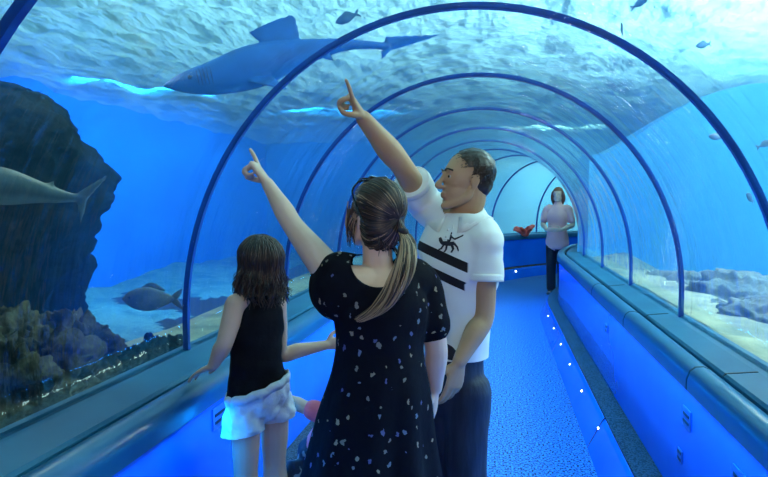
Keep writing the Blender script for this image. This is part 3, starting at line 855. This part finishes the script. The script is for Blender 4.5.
    for e in (-1, 1):
        c0 = g + gx * e * .034; ring = [c0 + gx * math.cos(2 * PI * k / 20) * .029 + gy * math.sin(2 * PI * k / 20) * .022 - gn * (abs(e) * .012 * (math.cos(2 * PI * k / 20) * e > .3)) for k in range(21)]
        strand(bm, ring, .0032, seg=8, sub=1, tip=1)
    strand(bm, [g - gx * .008 + gn * .002, g + gn * .004, g + gx * .008 + gn * .002], .003, seg=8, tip=1)
    sg = obj('sunglasses', bm, M_sg, root)
    for e in (-1, 1):
        bm = bmesh.new(); c0 = g + gx * e * .034
        ball(bm, c0 - gn * .003, (.027, .020, .0025), Matrix((gx, gy, gn)).transposed().to_quaternion()); obj('lens', bm, M_lens, sg)
        bm = bmesh.new(); strand(bm, [g + gx * e * .062 - gn * .010, P(e * .086, .02, .085), P(e * .090, -.02, .035), P(e * .086, -.05, -.01)], .0032, seg=8, tip=.8); obj('temple', bm, M_sg, sg)
    M_sandal = mat('dark_sandal', (.03, .025, .025), .6)
    for e in (-1, 1):
        h = hip + left * (e * .085); an = V((h.x, h.y, .085)) - tf * .02
        bm = bmesh.new(); loft(bm, [an - tf * .06 - UP * .072, an + tf * .03 - UP * .072, an + tf * .12 - UP * .072, an + tf * .17 - UP * .072], [.030, .036, .042, .030], .011, side=left, seg=16)
        so = obj('shoe', bm, M_sandal, root); lo = min(v.co.z for v in so.data.vertices)
        for v in so.data.vertices: v.co.z -= lo
    return root
make_woman()

# ---------------------------------------------------------------- the girl at the left rail
def make_girl():
    D = 2.14
    f = dirn(-.80, .58, 0); hf = dirn(-.78, .60, .10); left = UP.cross(f); hu = (UP - hf * UP.dot(hf)).normalized()
    hc = at(258, 268, D); nb = at(259, 293, D); chest = at(258, 318, D); waist = at(257, 358, D); hip = at(259, 392, D)
    root = thing('person', 'girl in a black sleeveless top and pale denim shorts beside the left rail', 'person', (hip.x, hip.y, .203))
    k = .80
    shL, elL = at(236, 304, 2.06), at(225, 342, 2.02); wrL = at(213.5, 365, 2.04)
    shR, elR, wrR = at(277, 304, 2.20), at(281, 354, 2.24), at(326, 345, 2.32)
    bm = bmesh.new()
    loft(bm, [hip - UP * .06, hip, waist, chest, chest.lerp(nb, .6), nb], [.085, .095, .088, .100, .082, .04], [.060, .070, .068, .074, .06, .04], side=left, seg=24)
    loft(bm, [nb - UP * .04, nb, hc - hu * .05 - hf * .015, hc], [.042, .036, .036, .04], seg=16)
    head(bm, hc, hf, hu, .90)
    loft(bm, [chest.lerp(nb, .6), shL], [.05, .038]); loft(bm, [chest.lerp(nb, .6), shR], [.05, .038])
    limb(bm, shL, elL, wrL, (.040, .036, .031, .030, .021)); limb(bm, shR, elR, wrR, (.038, .034, .030, .029, .020))
    hd = nrm(V((-1.155, wrL.y + .02, .872)) - wrL)
    hand(bm, wrL, hd, nrm(V((.3, .95, 0))), V((0, 0, -1)), .72, [(10, 14, 10), (8, 12, 10), (8, 12, 10), (10, 14, 10)])
    fr = dirn(.92, .25, .10); hand(bm, wrR, fr, UP, dirn(-.2, .9, 0), .70)
    for e, kx in ((1, 246), (-1, 275)):
        h = at(kx, 402, D + (-.04 if e > 0 else .05)); kn = V((h.x, h.y, .52)) + f * .008; an = V((h.x, h.y, .27)) - f * .01
        limb(bm, h, kn, an, (.050, .054, .045, .044, .030)); foot(bm, an, f, .72)
    obj('body', fuse(bm, .0038, 8), M_skin_kid, root)
    eyes(root, hc, hf, hu, .90)
    M_top = mat('black_jersey', (.005, .006, .008), .9, col2=(.008, .009, .012), scale=20, bump=.3, bscale=40, spec=.12)
    bm = bmesh.new(); hm = at(258, 388, D)
    loft(bm, [hm - UP * .03, hm, waist, chest, chest.lerp(nb, .6), nb + UP * .01], [.126, .124, .106, .110, .090, .042], [.100, .099, .084, .086, .066, .042], side=left, seg=26)
    loft(bm, [chest.lerp(nb, .75), shL.lerp(nb, .45)], [.05, .042]); loft(bm, [chest.lerp(nb, .75), shR.lerp(nb, .45)], [.05, .042])
    tm = fuse(bm, .005, 8, disp=folds(11, .009, 4, (1, 1, 1.5)))
    up = (UP * 1 + RIGHT * -.22).normalized(); cut(tm, hm, -up); cut(tm, nb - UP * .004, UP)
    top = obj('tank_top', tm, M_top, root); md = top.modifiers.new('t', 'SOLIDIFY'); md.thickness = .003
    # shorts
    wc0 = at(258, 388, D)
    M_den = mat('pale_denim', (.50, .56, .60), .8, col2=(.74, .78, .80), scale=16, detail=6, bump=.5, bscale=38)
    bm = bmesh.new()
    loft(bm, [hip + UP * .055, hip + UP * .02, hip - UP * .02], [.112, .122, .118], [.088, .102, .096], side=left, seg=26)
    for e, kx in ((1, 245), (-1, 275)):
        h = at(kx, 400, D + (-.04 if e > 0 else .05)); dn = -UP + left * e * .13
        loft(bm, [h, h + dn * .05, h + dn * .12, h + dn * .16], [.066, .070, .071, .072], [.072, .078, .080, .082], side=left, seg=24)
    sm = fuse(bm, .0048, 4, disp=lambda p: folds(17, .012, 1, (1, 1, 1.4))(p) + folds(40, .006, 2)(p))
    cut(sm, at(258, 425, D), (-UP + RIGHT * .12).normalized())
    open_at(sm, lambda p: (wc0 - p).dot(UP) + (p - wc0).dot(RIGHT) * .30)
    sh = obj('shorts', sm, M_den, root)
    bm = bmesh.new(); wc = at(258, 387, D)
    ring = []
    for k_ in range(33):
        a = 2 * PI * k_ / 32; q = left * math.cos(a) * .121 + f * math.sin(a) * .097
        ring.append(wc + q + UP * (q.dot(RIGHT) * .30 + .004 * math.sin(k_ * 2.1)))
    rows = [[bm.verts.new(p + UP * dz + (p - wc).normalized() * o_) for p in ring] for dz, o_ in ((-.016, .004), (0, .008), (.016, .002))]
    for r0, r1 in zip(rows, rows[1:]):
        for i in range(32): bm.faces.new((r0[i], r0[i + 1], r1[i + 1], r1[i]))
    wb = obj('waistband', bm, M_den, sh); md = wb.modifiers.new('t', 'SOLIDIFY'); md.thickness = .006
    # hair down to the shoulders
    cap, P, s_ = hair_cap(hc - RIGHT * .006, hf, hu, .95)
    b2 = drop_face(cap, hc, hf, hu, .92, .05); bv = bvh_of(cap)
    for i in range(620):
        a = rnd.uniform(0, 2 * PI); d0 = s_ * math.cos(a) + hf * math.sin(a)
        if math.sin(a) > .45: d0 = d0 - hf * .6
        pts = []; wv = rnd.uniform(0, 6)
        st_ = rnd.uniform(.05, .5)
        for k_ in range(4):
            ang = st_ + (1.75 - st_) * k_ / 3
            d = nrm(hu * math.cos(ang) + d0 * math.sin(ang)); h = bv.ray_cast(P(0, -.02, .03) + d * .3, -d)
            if h[0] is not None: pts.append(h[0] + h[1] * rnd.uniform(.001, .007))
        if len(pts) < 4: continue
        ln = rnd.uniform(.05, .145); out_ = nrm(V((pts[-1].x - hc.x, pts[-1].y - hc.y, 0)))
        if out_.dot(hf) > .55: continue
        for k_ in range(1, 5):
            t = k_ / 4
            pts.append(pts[3] - UP * ln * t + out_ * (.018 * t * math.sin(wv + t * 6.5) + .004 * t) + s_ * .020 * t * math.sin(wv * 2 + t * 5))
        strand(b2, pts, rnd.uniform(.0024, .0042), rnd.choice((0, 0, 0, 1, 1)), tip=.3, seg=5, sub=2)
    ho = obj('hair', b2, None, root)
    for m in (M_h_dark, M_h_mid): ho.data.materials.append(m)
    for e, kx in ((1, 246), (-1, 275)):
        h = at(kx, 402, D + (-.04 if e > 0 else .05)); an = V((h.x, h.y, .27)) - f * .01
        bm = bmesh.new(); foot(bm, an - UP * .004, f, .85); so = obj('shoe', fuse(bm, .005), mat('canvas_shoe', (.5, .5, .52), .7), root)
        lo = min(v.co.z for v in so.data.vertices)
        for v in so.data.vertices: v.co.z += .205 - lo
    return root
make_girl()

# ---------------------------------------------------------------- small child mostly hidden behind the woman's dress
def make_toddler():
    D = 2.36
    f = dirn(-.95, .30, 0); left = UP.cross(f)
    hc = at(350, 382, D); nb = at(343, 404, D); chest = at(338, 424, D); hip = at(318, 462, D)
    root = thing('person', 'small child with a pink sleeve, mostly hidden behind the woman', 'person', (hip.x, hip.y, 0))
    shL, elL, wrL = at(325, 414, 2.30), at(304, 407, 2.33), at(286, 398, 2.37)
    shR, elR, wrR = at(345, 412, 2.44), at(338, 440, 2.46), at(322, 448, 2.46)
    bm = bmesh.new()
    loft(bm, [hip - UP * .04, hip, chest, nb], [.08, .088, .082, .03], [.07, .078, .07, .03], side=left, seg=20)
    loft(bm, [nb - UP * .03, nb, hc], [.034, .030, .036], seg=14); head(bm, hc, f, UP, .74)
    limb(bm, shL, elL, wrL, (.032, .030, .028, .027, .019)); limb(bm, shR, elR, wrR, (.032, .030, .028, .027, .019))
    loft(bm, [chest.lerp(nb, .6), shL], [.04, .032]); loft(bm, [chest.lerp(nb, .6), shR], [.04, .032])
    hand(bm, wrL, dirn(-.9, .2, .3), UP, dirn(0, .9, -.2), .52); hand(bm, wrR, dirn(-.9, .2, 0), UP, dirn(0, -.9, 0), .52)
    feet = []; f2 = dirn(-.25, .95, 0)
    for e, kx, dd in ((1, 296, 2.26), (-1, 305, 2.44)):
        h = hip + left * e * .045 - UP * .02; kn = at(kx - 6, 476, dd); an = V((max(kn.x, -.76), kn.y, .06)) - f * .03
        limb(bm, h, kn, an, (.050, .046, .036, .034, .026)); foot(bm, an, f2, .55); feet.append((h, kn, an))
    obj('body', fuse(bm, .0040, 6), M_skin_kid, root); eyes(root, hc, f, UP, .74)
    M_pink = mat('pink_cotton', (.80, .16, .20), .8, bump=.2, bscale=60)
    bm = bmesh.new(); d = (elL - shL).normalized()
    loft(bm, [hip + UP * .02, chest, chest.lerp(nb, .7), nb], [.096, .094, .075, .040], [.086, .082, .065, .04], side=left, seg=20)
    loft(bm, [chest.lerp(nb, .6), shL, shL + d * .055], [.05, .045, .042]); loft(bm, [chest.lerp(nb, .6), shR, shR.lerp(elR, .4)], [.05, .043, .040])
    tm = fuse(bm, .005, 5); obj('t_shirt', tm, M_pink, root)
    m, t, out = nt('dark_patterned_leggings'); bs = N(t, 'BsdfPrincipled', Roughness=.8); L(t, bs, 0, out, 0)
    co = N(t, 'TexCoord'); v = N(t, 'TexNoise', Scale=34, Detail=1); L(t, co, 'Object', v, 'Vector')
    r = ramp(t, [(.60, (.012, .016, .035)), (.64, (.20, .24, .22))]); L(t, v, 'Fac', r, 0); L(t, r, 0, bs, 'Base Color')
    bm = bmesh.new(); loft(bm, [hip + UP * .04, hip - UP * .03], [.094, .096], [.084, .088], side=left, seg=20)
    for h, kn, an in feet: loft(bm, [h, h.lerp(kn, .5), kn, kn.lerp(an, .5), an + UP * .02], [.060, .056, .048, .044, .038], seg=18)
    obj('leggings', fuse(bm, .005, 5, disp=folds(20, .006, 7)), m, root)
    cap, P, s_ = hair_cap(hc, f, UP, .76, .006); ho = obj('hair', drop_face(cap, hc, f, UP, .76), M_h_mid, root)
    for h, kn, an in feet:
        bm = bmesh.new(); foot(bm, an, f2, .66); so = obj('shoe', fuse(bm, .005), mat('small_shoe', (.3, .1, .14), .6), root); lo = min(v.co.z for v in so.data.vertices)
        for v in so.data.vertices: v.co.z -= lo
    return root
make_toddler()

# ---------------------------------------------------------------- visitor far down the tunnel
def make_visitor():
    D = 9.3
    f = dirn(-.5, -.85, 0); left = UP.cross(f)
    base = at(557, 250, D); fl = V((base.x, base.y, 0))
    root = thing('person', 'distant visitor in a pale pink blouse and dark trousers where the tunnel bends', 'person', fl)
    Z = lambda z, a=0, b=0: fl + UP * z + left * a + f * b
    bm = bmesh.new()
    loft(bm, [Z(.82), Z(.95), Z(1.12), Z(1.30), Z(1.44), Z(1.50)], [.15, .16, .13, .16, .12, .055], [.10, .11, .09, .11, .08, .05], side=left, seg=20)
    loft(bm, [Z(1.46), Z(1.54), Z(1.62)], [.055, .05, .05], seg=14); head(bm, Z(1.65, 0, .02), f, UP, .98)
    for e in (-1, 1):
        limb(bm, Z(1.42, e * .17), Z(1.16, e * .24), Z(1.08, e * .12, .22), (.052, .046, .040, .038, .027))
        hand(bm, Z(1.08, e * .12, .22), -left * e + f * .6, UP, -f, .9)
        limb(bm, Z(.86, e * .085), Z(.47, e * .09, .01), Z(.085, e * .09, -.02), (.085, .075, .053, .052, .038)); foot(bm, Z(.085, e * .09, -.02), f, .95)
    obj('body', fuse(bm, .006, 6), M_skin_fair, root); eyes(root, Z(1.65, 0, .02), f, UP, .98)
    bm = bmesh.new(); loft(bm, [Z(.84), Z(.98), Z(1.14), Z(1.30), Z(1.43), Z(1.49)], [.19, .178, .15, .178, .135, .07], [.14, .13, .11, .13, .10, .07], side=left, seg=22)
    for e in (-1, 1): loft(bm, [Z(1.40, e * .10), Z(1.41, e * .17), Z(1.24, e * .22)], [.08, .066, .066], seg=16)
    obj('blouse', fuse(bm, .008, 6, disp=folds(9, .012, 3)), mat('pale_pink_cotton', (.85, .42, .36), .8), root)
    bm = bmesh.new(); loft(bm, [Z(.98), Z(.88), Z(.80)], [.15, .165, .16], [.11, .12, .115], side=left, seg=20)
    for e in (-1, 1): loft(bm, [Z(.84, e * .085), Z(.47, e * .09, .01), Z(.10, e * .09, -.02)], [.10, .08, .075], seg=18)
    obj('trousers', fuse(bm, .008, 5), mat('black_trousers', (.012, .012, .02), .7), root)
    cap, P, s_ = hair_cap(Z(1.65, 0, .02), f, UP, 1.0, .007); b2 = drop_face(cap, Z(1.65, 0, .02), f, UP)
    for e in (-1, 1): loft(b2, [P(e * .07, 0, .04), P(e * .085, -.02, -.05), P(e * .075, -.03, -.14)], [.03, .035, .02])
    obj('hair', b2, mat('auburn_hair', (.22, .07, .035), .4), root)
    for e in (-1, 1):
        bm = bmesh.new(); foot(bm, Z(.085, e * .09, -.02), f, 1.08); so = obj('shoe', fuse(bm, .007), mat('black_shoe', (.02, .02, .02), .5), root); lo = min(v.co.z for v in so.data.vertices)
        for v in so.data.vertices: v.co.z -= lo
make_visitor()
# ================================================================ WHAT LIVES AND LIES IN THE TANK
def rock(c, r, seed, amp=.28, sub=5, squash=None, freq=1.0):
    bm = bmesh.new(); bmesh.ops.create_icosphere(bm, subdivisions=sub, radius=1)
    for v in bm.verts:
        p = v.co.normalized(); q = p * 1.4 * freq + V((seed * 3.1, seed * 1.7, seed))
        d = 1 + amp * (noise.noise(q) * 1.2 + abs(noise.noise(q * 2.3)) * .8 + noise.noise(q * 5) * .35 + noise.noise(q * 11) * .16)
        v.co = V((p.x * r[0], p.y * r[1], p.z * r[2])) * d
    bmesh.ops.translate(bm, verts=bm.verts, vec=c)
    return bm
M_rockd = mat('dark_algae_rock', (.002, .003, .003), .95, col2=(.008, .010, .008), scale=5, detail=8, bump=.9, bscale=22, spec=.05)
M_rockb = mat('brown_green_rock', (.03, .03, .018), .95, col2=(.17, .135, .07), scale=7, detail=8, bump=1, bscale=30, spec=.1, lo=.4, hi=.68)
M_rockg = mat('grey_sand_rock', (.10, .12, .11), .95, col2=(.22, .23, .18), scale=6, detail=8, bump=.8, bscale=24)

# the big dark pillar on the left: a column with a bulge half way up
bm = bmesh.new(); c0 = at(8, 215, 4.4)
pts = []
loft(bm, [V((c0.x - .2, c0.y, -.4)), V((c0.x - .1, c0.y, .5)), V((c0.x - .06, c0.y, 1.15)), V((c0.x + .0, c0.y, 1.5)), V((c0.x - .02, c0.y, 1.85)), V((c0.x - .15, c0.y - .1, 2.05)), V((c0.x - .25, c0.y - .1, 2.16))],
     [.50, .48, .47, .58, .58, .50, .36], [.6, .6, .6, .7, .7, .6, .45], side=RIGHT, seg=110, sub=26)
for v in bm.verts:
    q = v.co * 1.5 + V((4.3, 8.1, 2.6)); n = (noise.noise(q) * .26 + noise.noise(q * 2.4) * .13 + noise.noise(q * 5.5) * .06 + noise.noise(q * 12) * .03 + noise.noise(q * 25) * .012)
    ax = V((c0.x, c0.y, v.co.z)); v.co += (v.co - ax).normalized() * n
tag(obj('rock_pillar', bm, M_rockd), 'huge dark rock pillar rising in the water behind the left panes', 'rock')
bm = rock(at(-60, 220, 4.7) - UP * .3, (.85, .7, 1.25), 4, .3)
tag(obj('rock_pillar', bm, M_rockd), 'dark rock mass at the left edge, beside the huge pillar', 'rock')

# rough coral rocks just outside the left panes
spots = [(14, 392, 2.0, .15, 'lowest brown coral rock in the left corner by the ledge'), (50, 366, 2.3, .155, 'tall ragged brown coral rock below the dark pillar'), (84, 352, 2.55, .135, 'ragged brown coral rock right of the tall one, under the grey shark'),
         (16, 345, 2.9, .19, 'broad brown rock at the left edge at the foot of the pillar'), (64, 338, 3.1, .14, 'brown rock right under the dark pillar'), (112, 356, 2.75, .075, 'small brown rock at the right end of the coral heap'),
         (133, 360, 2.8, .065, 'small dark rock on the pale sand, left of its twin'), (152, 354, 2.85, .08, 'small round dark rock on the pale sand behind the ledge'), (177, 346, 2.95, .055, 'tiny dark rock on the sand beside the blue rib'), (-14, 372, 2.4, .15, 'brown rock cut by the left edge of the photo')]
for i, (u, v, d, r, lb) in enumerate(spots):
    bm = rock(at(u, v, d) - UP * r * .15, (r, r * .9, r * 1.05), i + 2, .42, 5, freq=1.5)
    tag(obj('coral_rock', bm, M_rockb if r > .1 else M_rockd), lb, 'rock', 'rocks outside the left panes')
# rocks on the right bed
spots = [(745, 296, 4.6, .36, 'pale grey rock beyond the right panes, biggest of the group'), (702, 289, 5.2, .26, 'pale grey rock behind the sand ledge, left of the biggest'), (764, 318, 3.6, .22, 'rough rock close to the right panes at the edge of the photo'),
         (664, 284, 5.9, .26, 'distant pale rock beside the third rib on the right'), (722, 312, 4.0, .16, 'small grey rock in front of the biggest right one')]
for i, (u, v, d, r, lb) in enumerate(spots):
    bm = rock(at(u, v, d) - UP * r * .3, (r * 1.2, r, r * .75), i + 20, .35, 5, freq=1.3)
    tag(obj('bed_rock', bm, M_rockg), lb, 'rock', 'rocks outside the right panes')
# red coral on the ledge side of the far pane
c0 = at(526, 236, 11.6)
bm = bmesh.new()
for k in range(22):
    a = rnd.uniform(0, 2 * PI); e = V((math.cos(a) * rnd.uniform(.1, .28), math.sin(a) * rnd.uniform(.05, .15), rnd.uniform(.08, .22)))
    strand(bm, [c0 + e * .1, c0 + e * .6 + V((0, 0, .03)), c0 + e], .035, seg=7, tip=.7)
tag(obj('red_coral', bm, mat('red_coral', (.75, .10, .07), .6)), 'small red coral clump just above the far blue wall', 'coral')

# ---- sharks
def fin(bm, base0, base1, tip, th):
    """swept flat fin from the chord base0-base1 to tip"""
    for k in range(1):
        c0 = (base0 + base1) / 2; ch = (base1 - base0)
        loft(bm, [c0, c0.lerp(tip, .4) + ch * .03, c0.lerp(tip, .8) + ch * .05, tip], [ch.length / 2, ch.length * .34, ch.length * .15, ch.length * .04], [th, th * .8, th * .5, th * .3], side=ch, seg=14, sub=4)

def m_shark(top, belly):
    m, t, out = nt('shark_skin'); bs = N(t, 'BsdfPrincipled', Roughness=.55); L(t, bs, 0, out, 0)
    a = N(t, 'Attribute', _attribute_name='belly'); co = N(t, 'TexCoord'); nz = N(t, 'TexNoise', Scale=9, Detail=4); L(t, co, 'Object', nz, 'Vector')
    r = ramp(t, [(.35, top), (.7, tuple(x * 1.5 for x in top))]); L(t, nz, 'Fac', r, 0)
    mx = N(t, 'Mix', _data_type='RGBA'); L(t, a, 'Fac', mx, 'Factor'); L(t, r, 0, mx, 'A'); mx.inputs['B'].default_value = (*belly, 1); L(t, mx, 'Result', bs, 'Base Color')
    return m

def shark(label, axis, ra, rb, up, fins, m, eye_at, vox=.011):
    bm = bmesh.new(); axis = [V(p) for p in axis]
    t = (axis[-1] - axis[0]).normalized(); side = t.cross(up).normalized()
    loft(bm, axis, ra, rb, side=side, seg=24, sub=6)
    for b0, b1, tip, th in fins: fin(bm, b0, b1, tip, th)
    me = fuse(bm, vox, 4)
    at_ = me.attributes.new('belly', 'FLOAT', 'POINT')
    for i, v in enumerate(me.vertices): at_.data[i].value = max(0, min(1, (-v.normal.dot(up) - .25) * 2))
    root = thing('shark', label, 'shark', axis[2], 'sharks in the tank')
    obj('body', me, m, root)
    e, r = eye_at
    for s in (-1, 1):
        bm = bmesh.new(); ball(bm, e + side * s * r, .016); obj('eye', bm, M_iris, root)
    bm = bmesh.new(); P = catmull(axis, 10)
    for k in range(5):
        i = 15 + k; c = P[i]; q = lin(ra, 10)[i]; qb = lin(rb, 10)[i]
        for s in (-1, 1):
            bm = bmesh.new(); strand(bm, [c + side * s * q * .80 + up * qb * .55, c + side * s * q * 1.0, c + side * s * q * .86 - up * qb * .5], .0045, seg=6, tip=.5)
            obj('gill_slit', bm, M_slot, root)
    return root
d = 4.5
ax = [at(165, 86, 4.25), at(184, 83, 4.30), at(215, 78, 4.38), at(256, 66, 4.5), at(300, 53, 4.62), at(345, 45, 4.72), at(388, 46, 4.8)]
px = .0081
su = nrm(UP + RIGHT * -.22)
fins = [(at(246, 56, 4.48), at(303, 42, 4.62), at(290, 15, 4.58), .022), (at(338, 42, 4.7), at(352, 41, 4.74), at(352, 32, 4.74), .012),
        (at(246, 80, 4.42), at(272, 76, 4.45), at(286, 90, 4.05), .016), (at(246, 74, 4.60), at(272, 70, 4.62), at(300, 74, 5.05), .016), (at(318, 56, 4.64), at(330, 53, 4.66), at(334, 62, 4.6), .010),
        (at(378, 45, 4.78), at(394, 44, 4.82), at(440, 35, 4.9), .014), (at(380, 46, 4.78), at(392, 48, 4.82), at(381, 60, 4.82), .012)]
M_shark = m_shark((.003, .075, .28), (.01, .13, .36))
shark('blue grey shark gliding under the bright surface above the pointing hands', ax, [.016, .062, .105, .13, .085, .042, .022], [.018, .078, .132, .170, .110, .050, .028], su, fins, M_shark, (at(190, 80, 4.3), .075))
d = 3.35
ax = [at(-105, 178, d), at(-80, 180, d), at(-45, 182, d), at(0, 186, d), at(38, 192, d), at(66, 197, d), at(84, 198, d)]
fins = [(at(-40, 168, d), at(-10, 168, d), at(-6, 140, d), .016), (at(-45, 192, d - .08), at(-22, 196, d - .08), at(-8, 222, d - .3), .014), (at(-45, 190, d + .1), at(-22, 192, d + .1), at(-8, 215, d + .35), .014), (at(40, 187, d), at(52, 190, d), at(55, 180, d), .009),
        (at(76, 197, d), at(88, 196, d), at(110, 173, d), .011), (at(76, 199, d), at(88, 200, d), at(80, 224, d), .010)]
shark('dim grey shark swimming past the dark rock pillar at the left edge', ax, [.012, .05, .085, .095, .060, .030, .015], [.013, .055, .10, .115, .068, .034, .018], UP, fins, m_shark((.10, .12, .12), (.42, .46, .46)), (at(-85, 176, d), .05), .009)

# ---- fish
def fish_proto(name, label, ln, hgt, m, grp):
    root = thing(name, label, 'fish', (0, 0, 0), grp); x = V((1, 0, 0))
    bm = bmesh.new(); loft(bm, [x * ln * k for k in (-.5, -.42, -.25, 0, .25, .40)], [ln * w for w in (.015, .05, .075, .08, .045, .018)], [hgt * w for w in (.06, .25, .45, .5, .28, .10)], side=V((0, 1, 0)), seg=18, sub=4); obj('body', bm, m, root)
    bm = bmesh.new()
    for s in (-1, 1): loft(bm, [x * ln * .38, x * ln * .47 + UP * s * hgt * .18, x * ln * .56 + UP * s * hgt * .42], [hgt * .12, hgt * .13, hgt * .03], [ln * .012, ln * .008, ln * .004], side=x, seg=10)
    obj('tail_fin', bm, m, root)
    bm = bmesh.new(); loft(bm, [x * -ln * .15 + UP * hgt * .40, x * ln * .02 + UP * hgt * .56, x * ln * .25 + UP * hgt * .36], [hgt * .10, hgt * .13, hgt * .04], [ln * .010] * 3, side=UP, seg=10); obj('dorsal_fin', bm, m, root)
    for s in (-1, 1):
        bm = bmesh.new(); loft(bm, [V((-ln * .15, s * ln * .07, -hgt * .12)), V((-ln * .02, s * ln * .14, -hgt * .25))], [hgt * .12, hgt * .04], [ln * .008] * 2, side=UP, seg=8)
    for s in (-1, 1):
        bm = bmesh.new(); ball(bm, (-ln * .36, s * ln * .055, hgt * .08), ln * .022, seg=10); obj('eye', bm, M_iris, root)
    return root
def fish_copy(root, label, loc, rz, ry=0, s=1):
    r = root.copy(); C.objects.link(r); r['label'] = label; r.location = loc; r.rotation_euler = (0, ry, rz); r.scale = (s, s, s)
    for ch in list(root.children):
        c = ch.copy(); C.objects.link(c); c.parent = r
    return r
M_fish = mat('grey_blue_fish', (.05, .09, .13), .4, col2=(.10, .15, .2), scale=20)
g = fish_proto('reef_fish', 'large dusky reef fish hovering over the pale sand left of the blue rib', .44, .19, mat('dusky_fish', (.06, .09, .07), .5, col2=(.16, .18, .12), scale=12), None)
g.location = at(151, 299, 4.4); g.rotation_euler = (0, 0, TH)
f0 = fish_proto('small_fish', 'small dark fish at the very top edge, right of the nearest arch crown', .15, .06, M_fish, 'small fish over the tunnel')
f0.location = at(640, 3, 4.6); f0.rotation_euler = (0, .3, 2.4)
for (u, v, dd, rz, ry, s, lb) in ((622, 30, 4.6, 1.2, 1.0, .8, 'small dark fish diving just above the nearest arch, top right'), (703, 45, 4.8, .4, -.2, .95, 'pale blurry fish above the nearest arch, farthest right of the top ones'),
                                 (716, 137, 4.2, .3, .1, .8, 'small dark fish touching the right limb of the nearest arch'), (750, 198, 4.0, .8, .5, .85, 'little fish by the right edge inside the nearest arch'), (766, 144, 4.2, 2.9, .4, .8, 'little fish cut by the right edge of the photo'),
                                 (347, 18, 5.2, .2, -.4, 1.5, 'slender blue fish above the tail of the gliding shark')):
    fish_copy(f0, lb, at(u, v, dd), rz, ry, s)
# ================================================================ LIGHT
def area(name, loc, target, size, power, col, sy=None, spread=PI):
    l = bpy.data.lights.new(name, 'AREA'); l.energy = power; l.color = col; l.size = size
    if sy: l.shape = 'RECTANGLE'; l.size_y = sy
    l.spread = spread
    o = bpy.data.objects.new(name, l); C.objects.link(o); o.location = loc
    o.rotation_euler = (V(target) - V(loc)).to_track_quat('-Z', 'Y').to_euler()
    return o
w = bpy.data.worlds.new('hall'); bpy.context.scene.world = w; w.use_nodes = True
w.node_tree.nodes['Background'].inputs[0].default_value = (.45, .8, .95, 1)
w.node_tree.nodes['Background'].inputs[1].default_value = .10
sun = bpy.data.lights.new('skylight_sun', 'SUN'); sun.energy = .8; sun.angle = .05; sun.color = (.85, 1, 1)
so = bpy.data.objects.new('skylight_sun', sun); C.objects.link(so)
so.rotation_euler = V((-.55, .30, -.50)).to_track_quat('-Z', 'Y').to_euler()
area('hall_lamp', (4.5, 5, 6.6), (2.0, 6, 3), 2.5, 1500, (.75, 1, 1))
area('hall_lamp', (-2.5, 6, 7), (-3.5, 6, 3), 4, 120, (.6, 1, .95))
# unseen fill lights added under the water, mostly blue, to brighten it
for loc, tgt, p_, c_ in (((-5.2, 8.0, 2.9), (-6.8, 9.5, .3), 520, (.02, .34, 1)), ((-3.2, 11, 2.9), (-4, 15, .3), 420, (.02, .36, 1)),
                         ((4.6, 3.6, 2.9), (4.0, 9, .6), 300, (.10, .5, 1)), ((6.5, 8.0, 2.9), (7.5, 9.6, .8), 120, (.10, .5, 1)), ((1.5, 14.6, 3.0), (1.2, 17.4, 1.6), 300, (.7, 1, .92))):
    area('tank_fill', loc, tgt, 2.2, p_, c_)
area('tank_fill', (4.4, 6.6, 3.0), (4.4, 9.6, 1.8), 1.6, 60, (.20, .72, 1))  # added fills that brighten the inner and right tank walls
area('tank_fill', (6.4, 6.4, 3.0), (5.8, 9.7, 1.8), 1.6, 150, (.20, .72, 1))
area('tank_fill', (6.4, 4.0, 3.0), (8.5, 4.5, 1.6), 1.6, 300, (.20, .72, 1))
for y_ in (2.4, 4.2, 6.2): area('tank_fill', (2.3, y_, 2.9), (1.7, y_, .8), .8, 38, (1, .97, .72))  # warm fills added to lift the sand ledge on the right
area('tank_fill', (-3.0, 3.6, 2.9), (-2.8, 3.7, .5), .8, 14, (.9, 1, .8))  # weak fill added over the left sand and coral
# dim warm fill light added behind the camera for the people
area('camera_fill', (.2, -1.9, 2.15), (-.25, 2.2, 1.85), .5, 2.8, (1, .92, .80), spread=math.radians(48))
# blue strip lamps tucked under the handrail lips
for k in range(5):
    s = -1 + k * 2.0
    e_ = (7, 15, 13, 13, 14)[k]
    area('rail_strip', (.76, s + 1, .765), (.2, s + 1, 0), 2.0, e_, (.0, .27, 1), .03)
    area('rail_strip', (-1.045, s + 1, .765), (-.5, s + 1, 0), 2.0, e_ * .8, (.0, .27, 1), .03)

# ================================================================ CAMERA
cam = bpy.data.cameras.new('camera'); co = bpy.data.objects.new('camera', cam); C.objects.link(co)
cam.sensor_width = 36; cam.lens = 36 * F / 768; cam.clip_start = .05
co.location = (0, 0, EYE); co.rotation_euler = (PI / 2 - PH, 0, TH)
sc = bpy.context.scene; sc.camera = co
sc.view_settings.view_transform = 'Standard'; sc.view_settings.look = 'None'
sc.view_settings.gamma = 1; sc.view_settings.exposure = 0.15; sc.view_settings.use_curve_mapping = False
sc.cycles.max_bounces = 10; sc.cycles.transparent_max_bounces = 40; sc.cycles.volume_bounces = 0
sc.cycles.use_denoising = True; sc.cycles.sample_clamp_indirect = 4
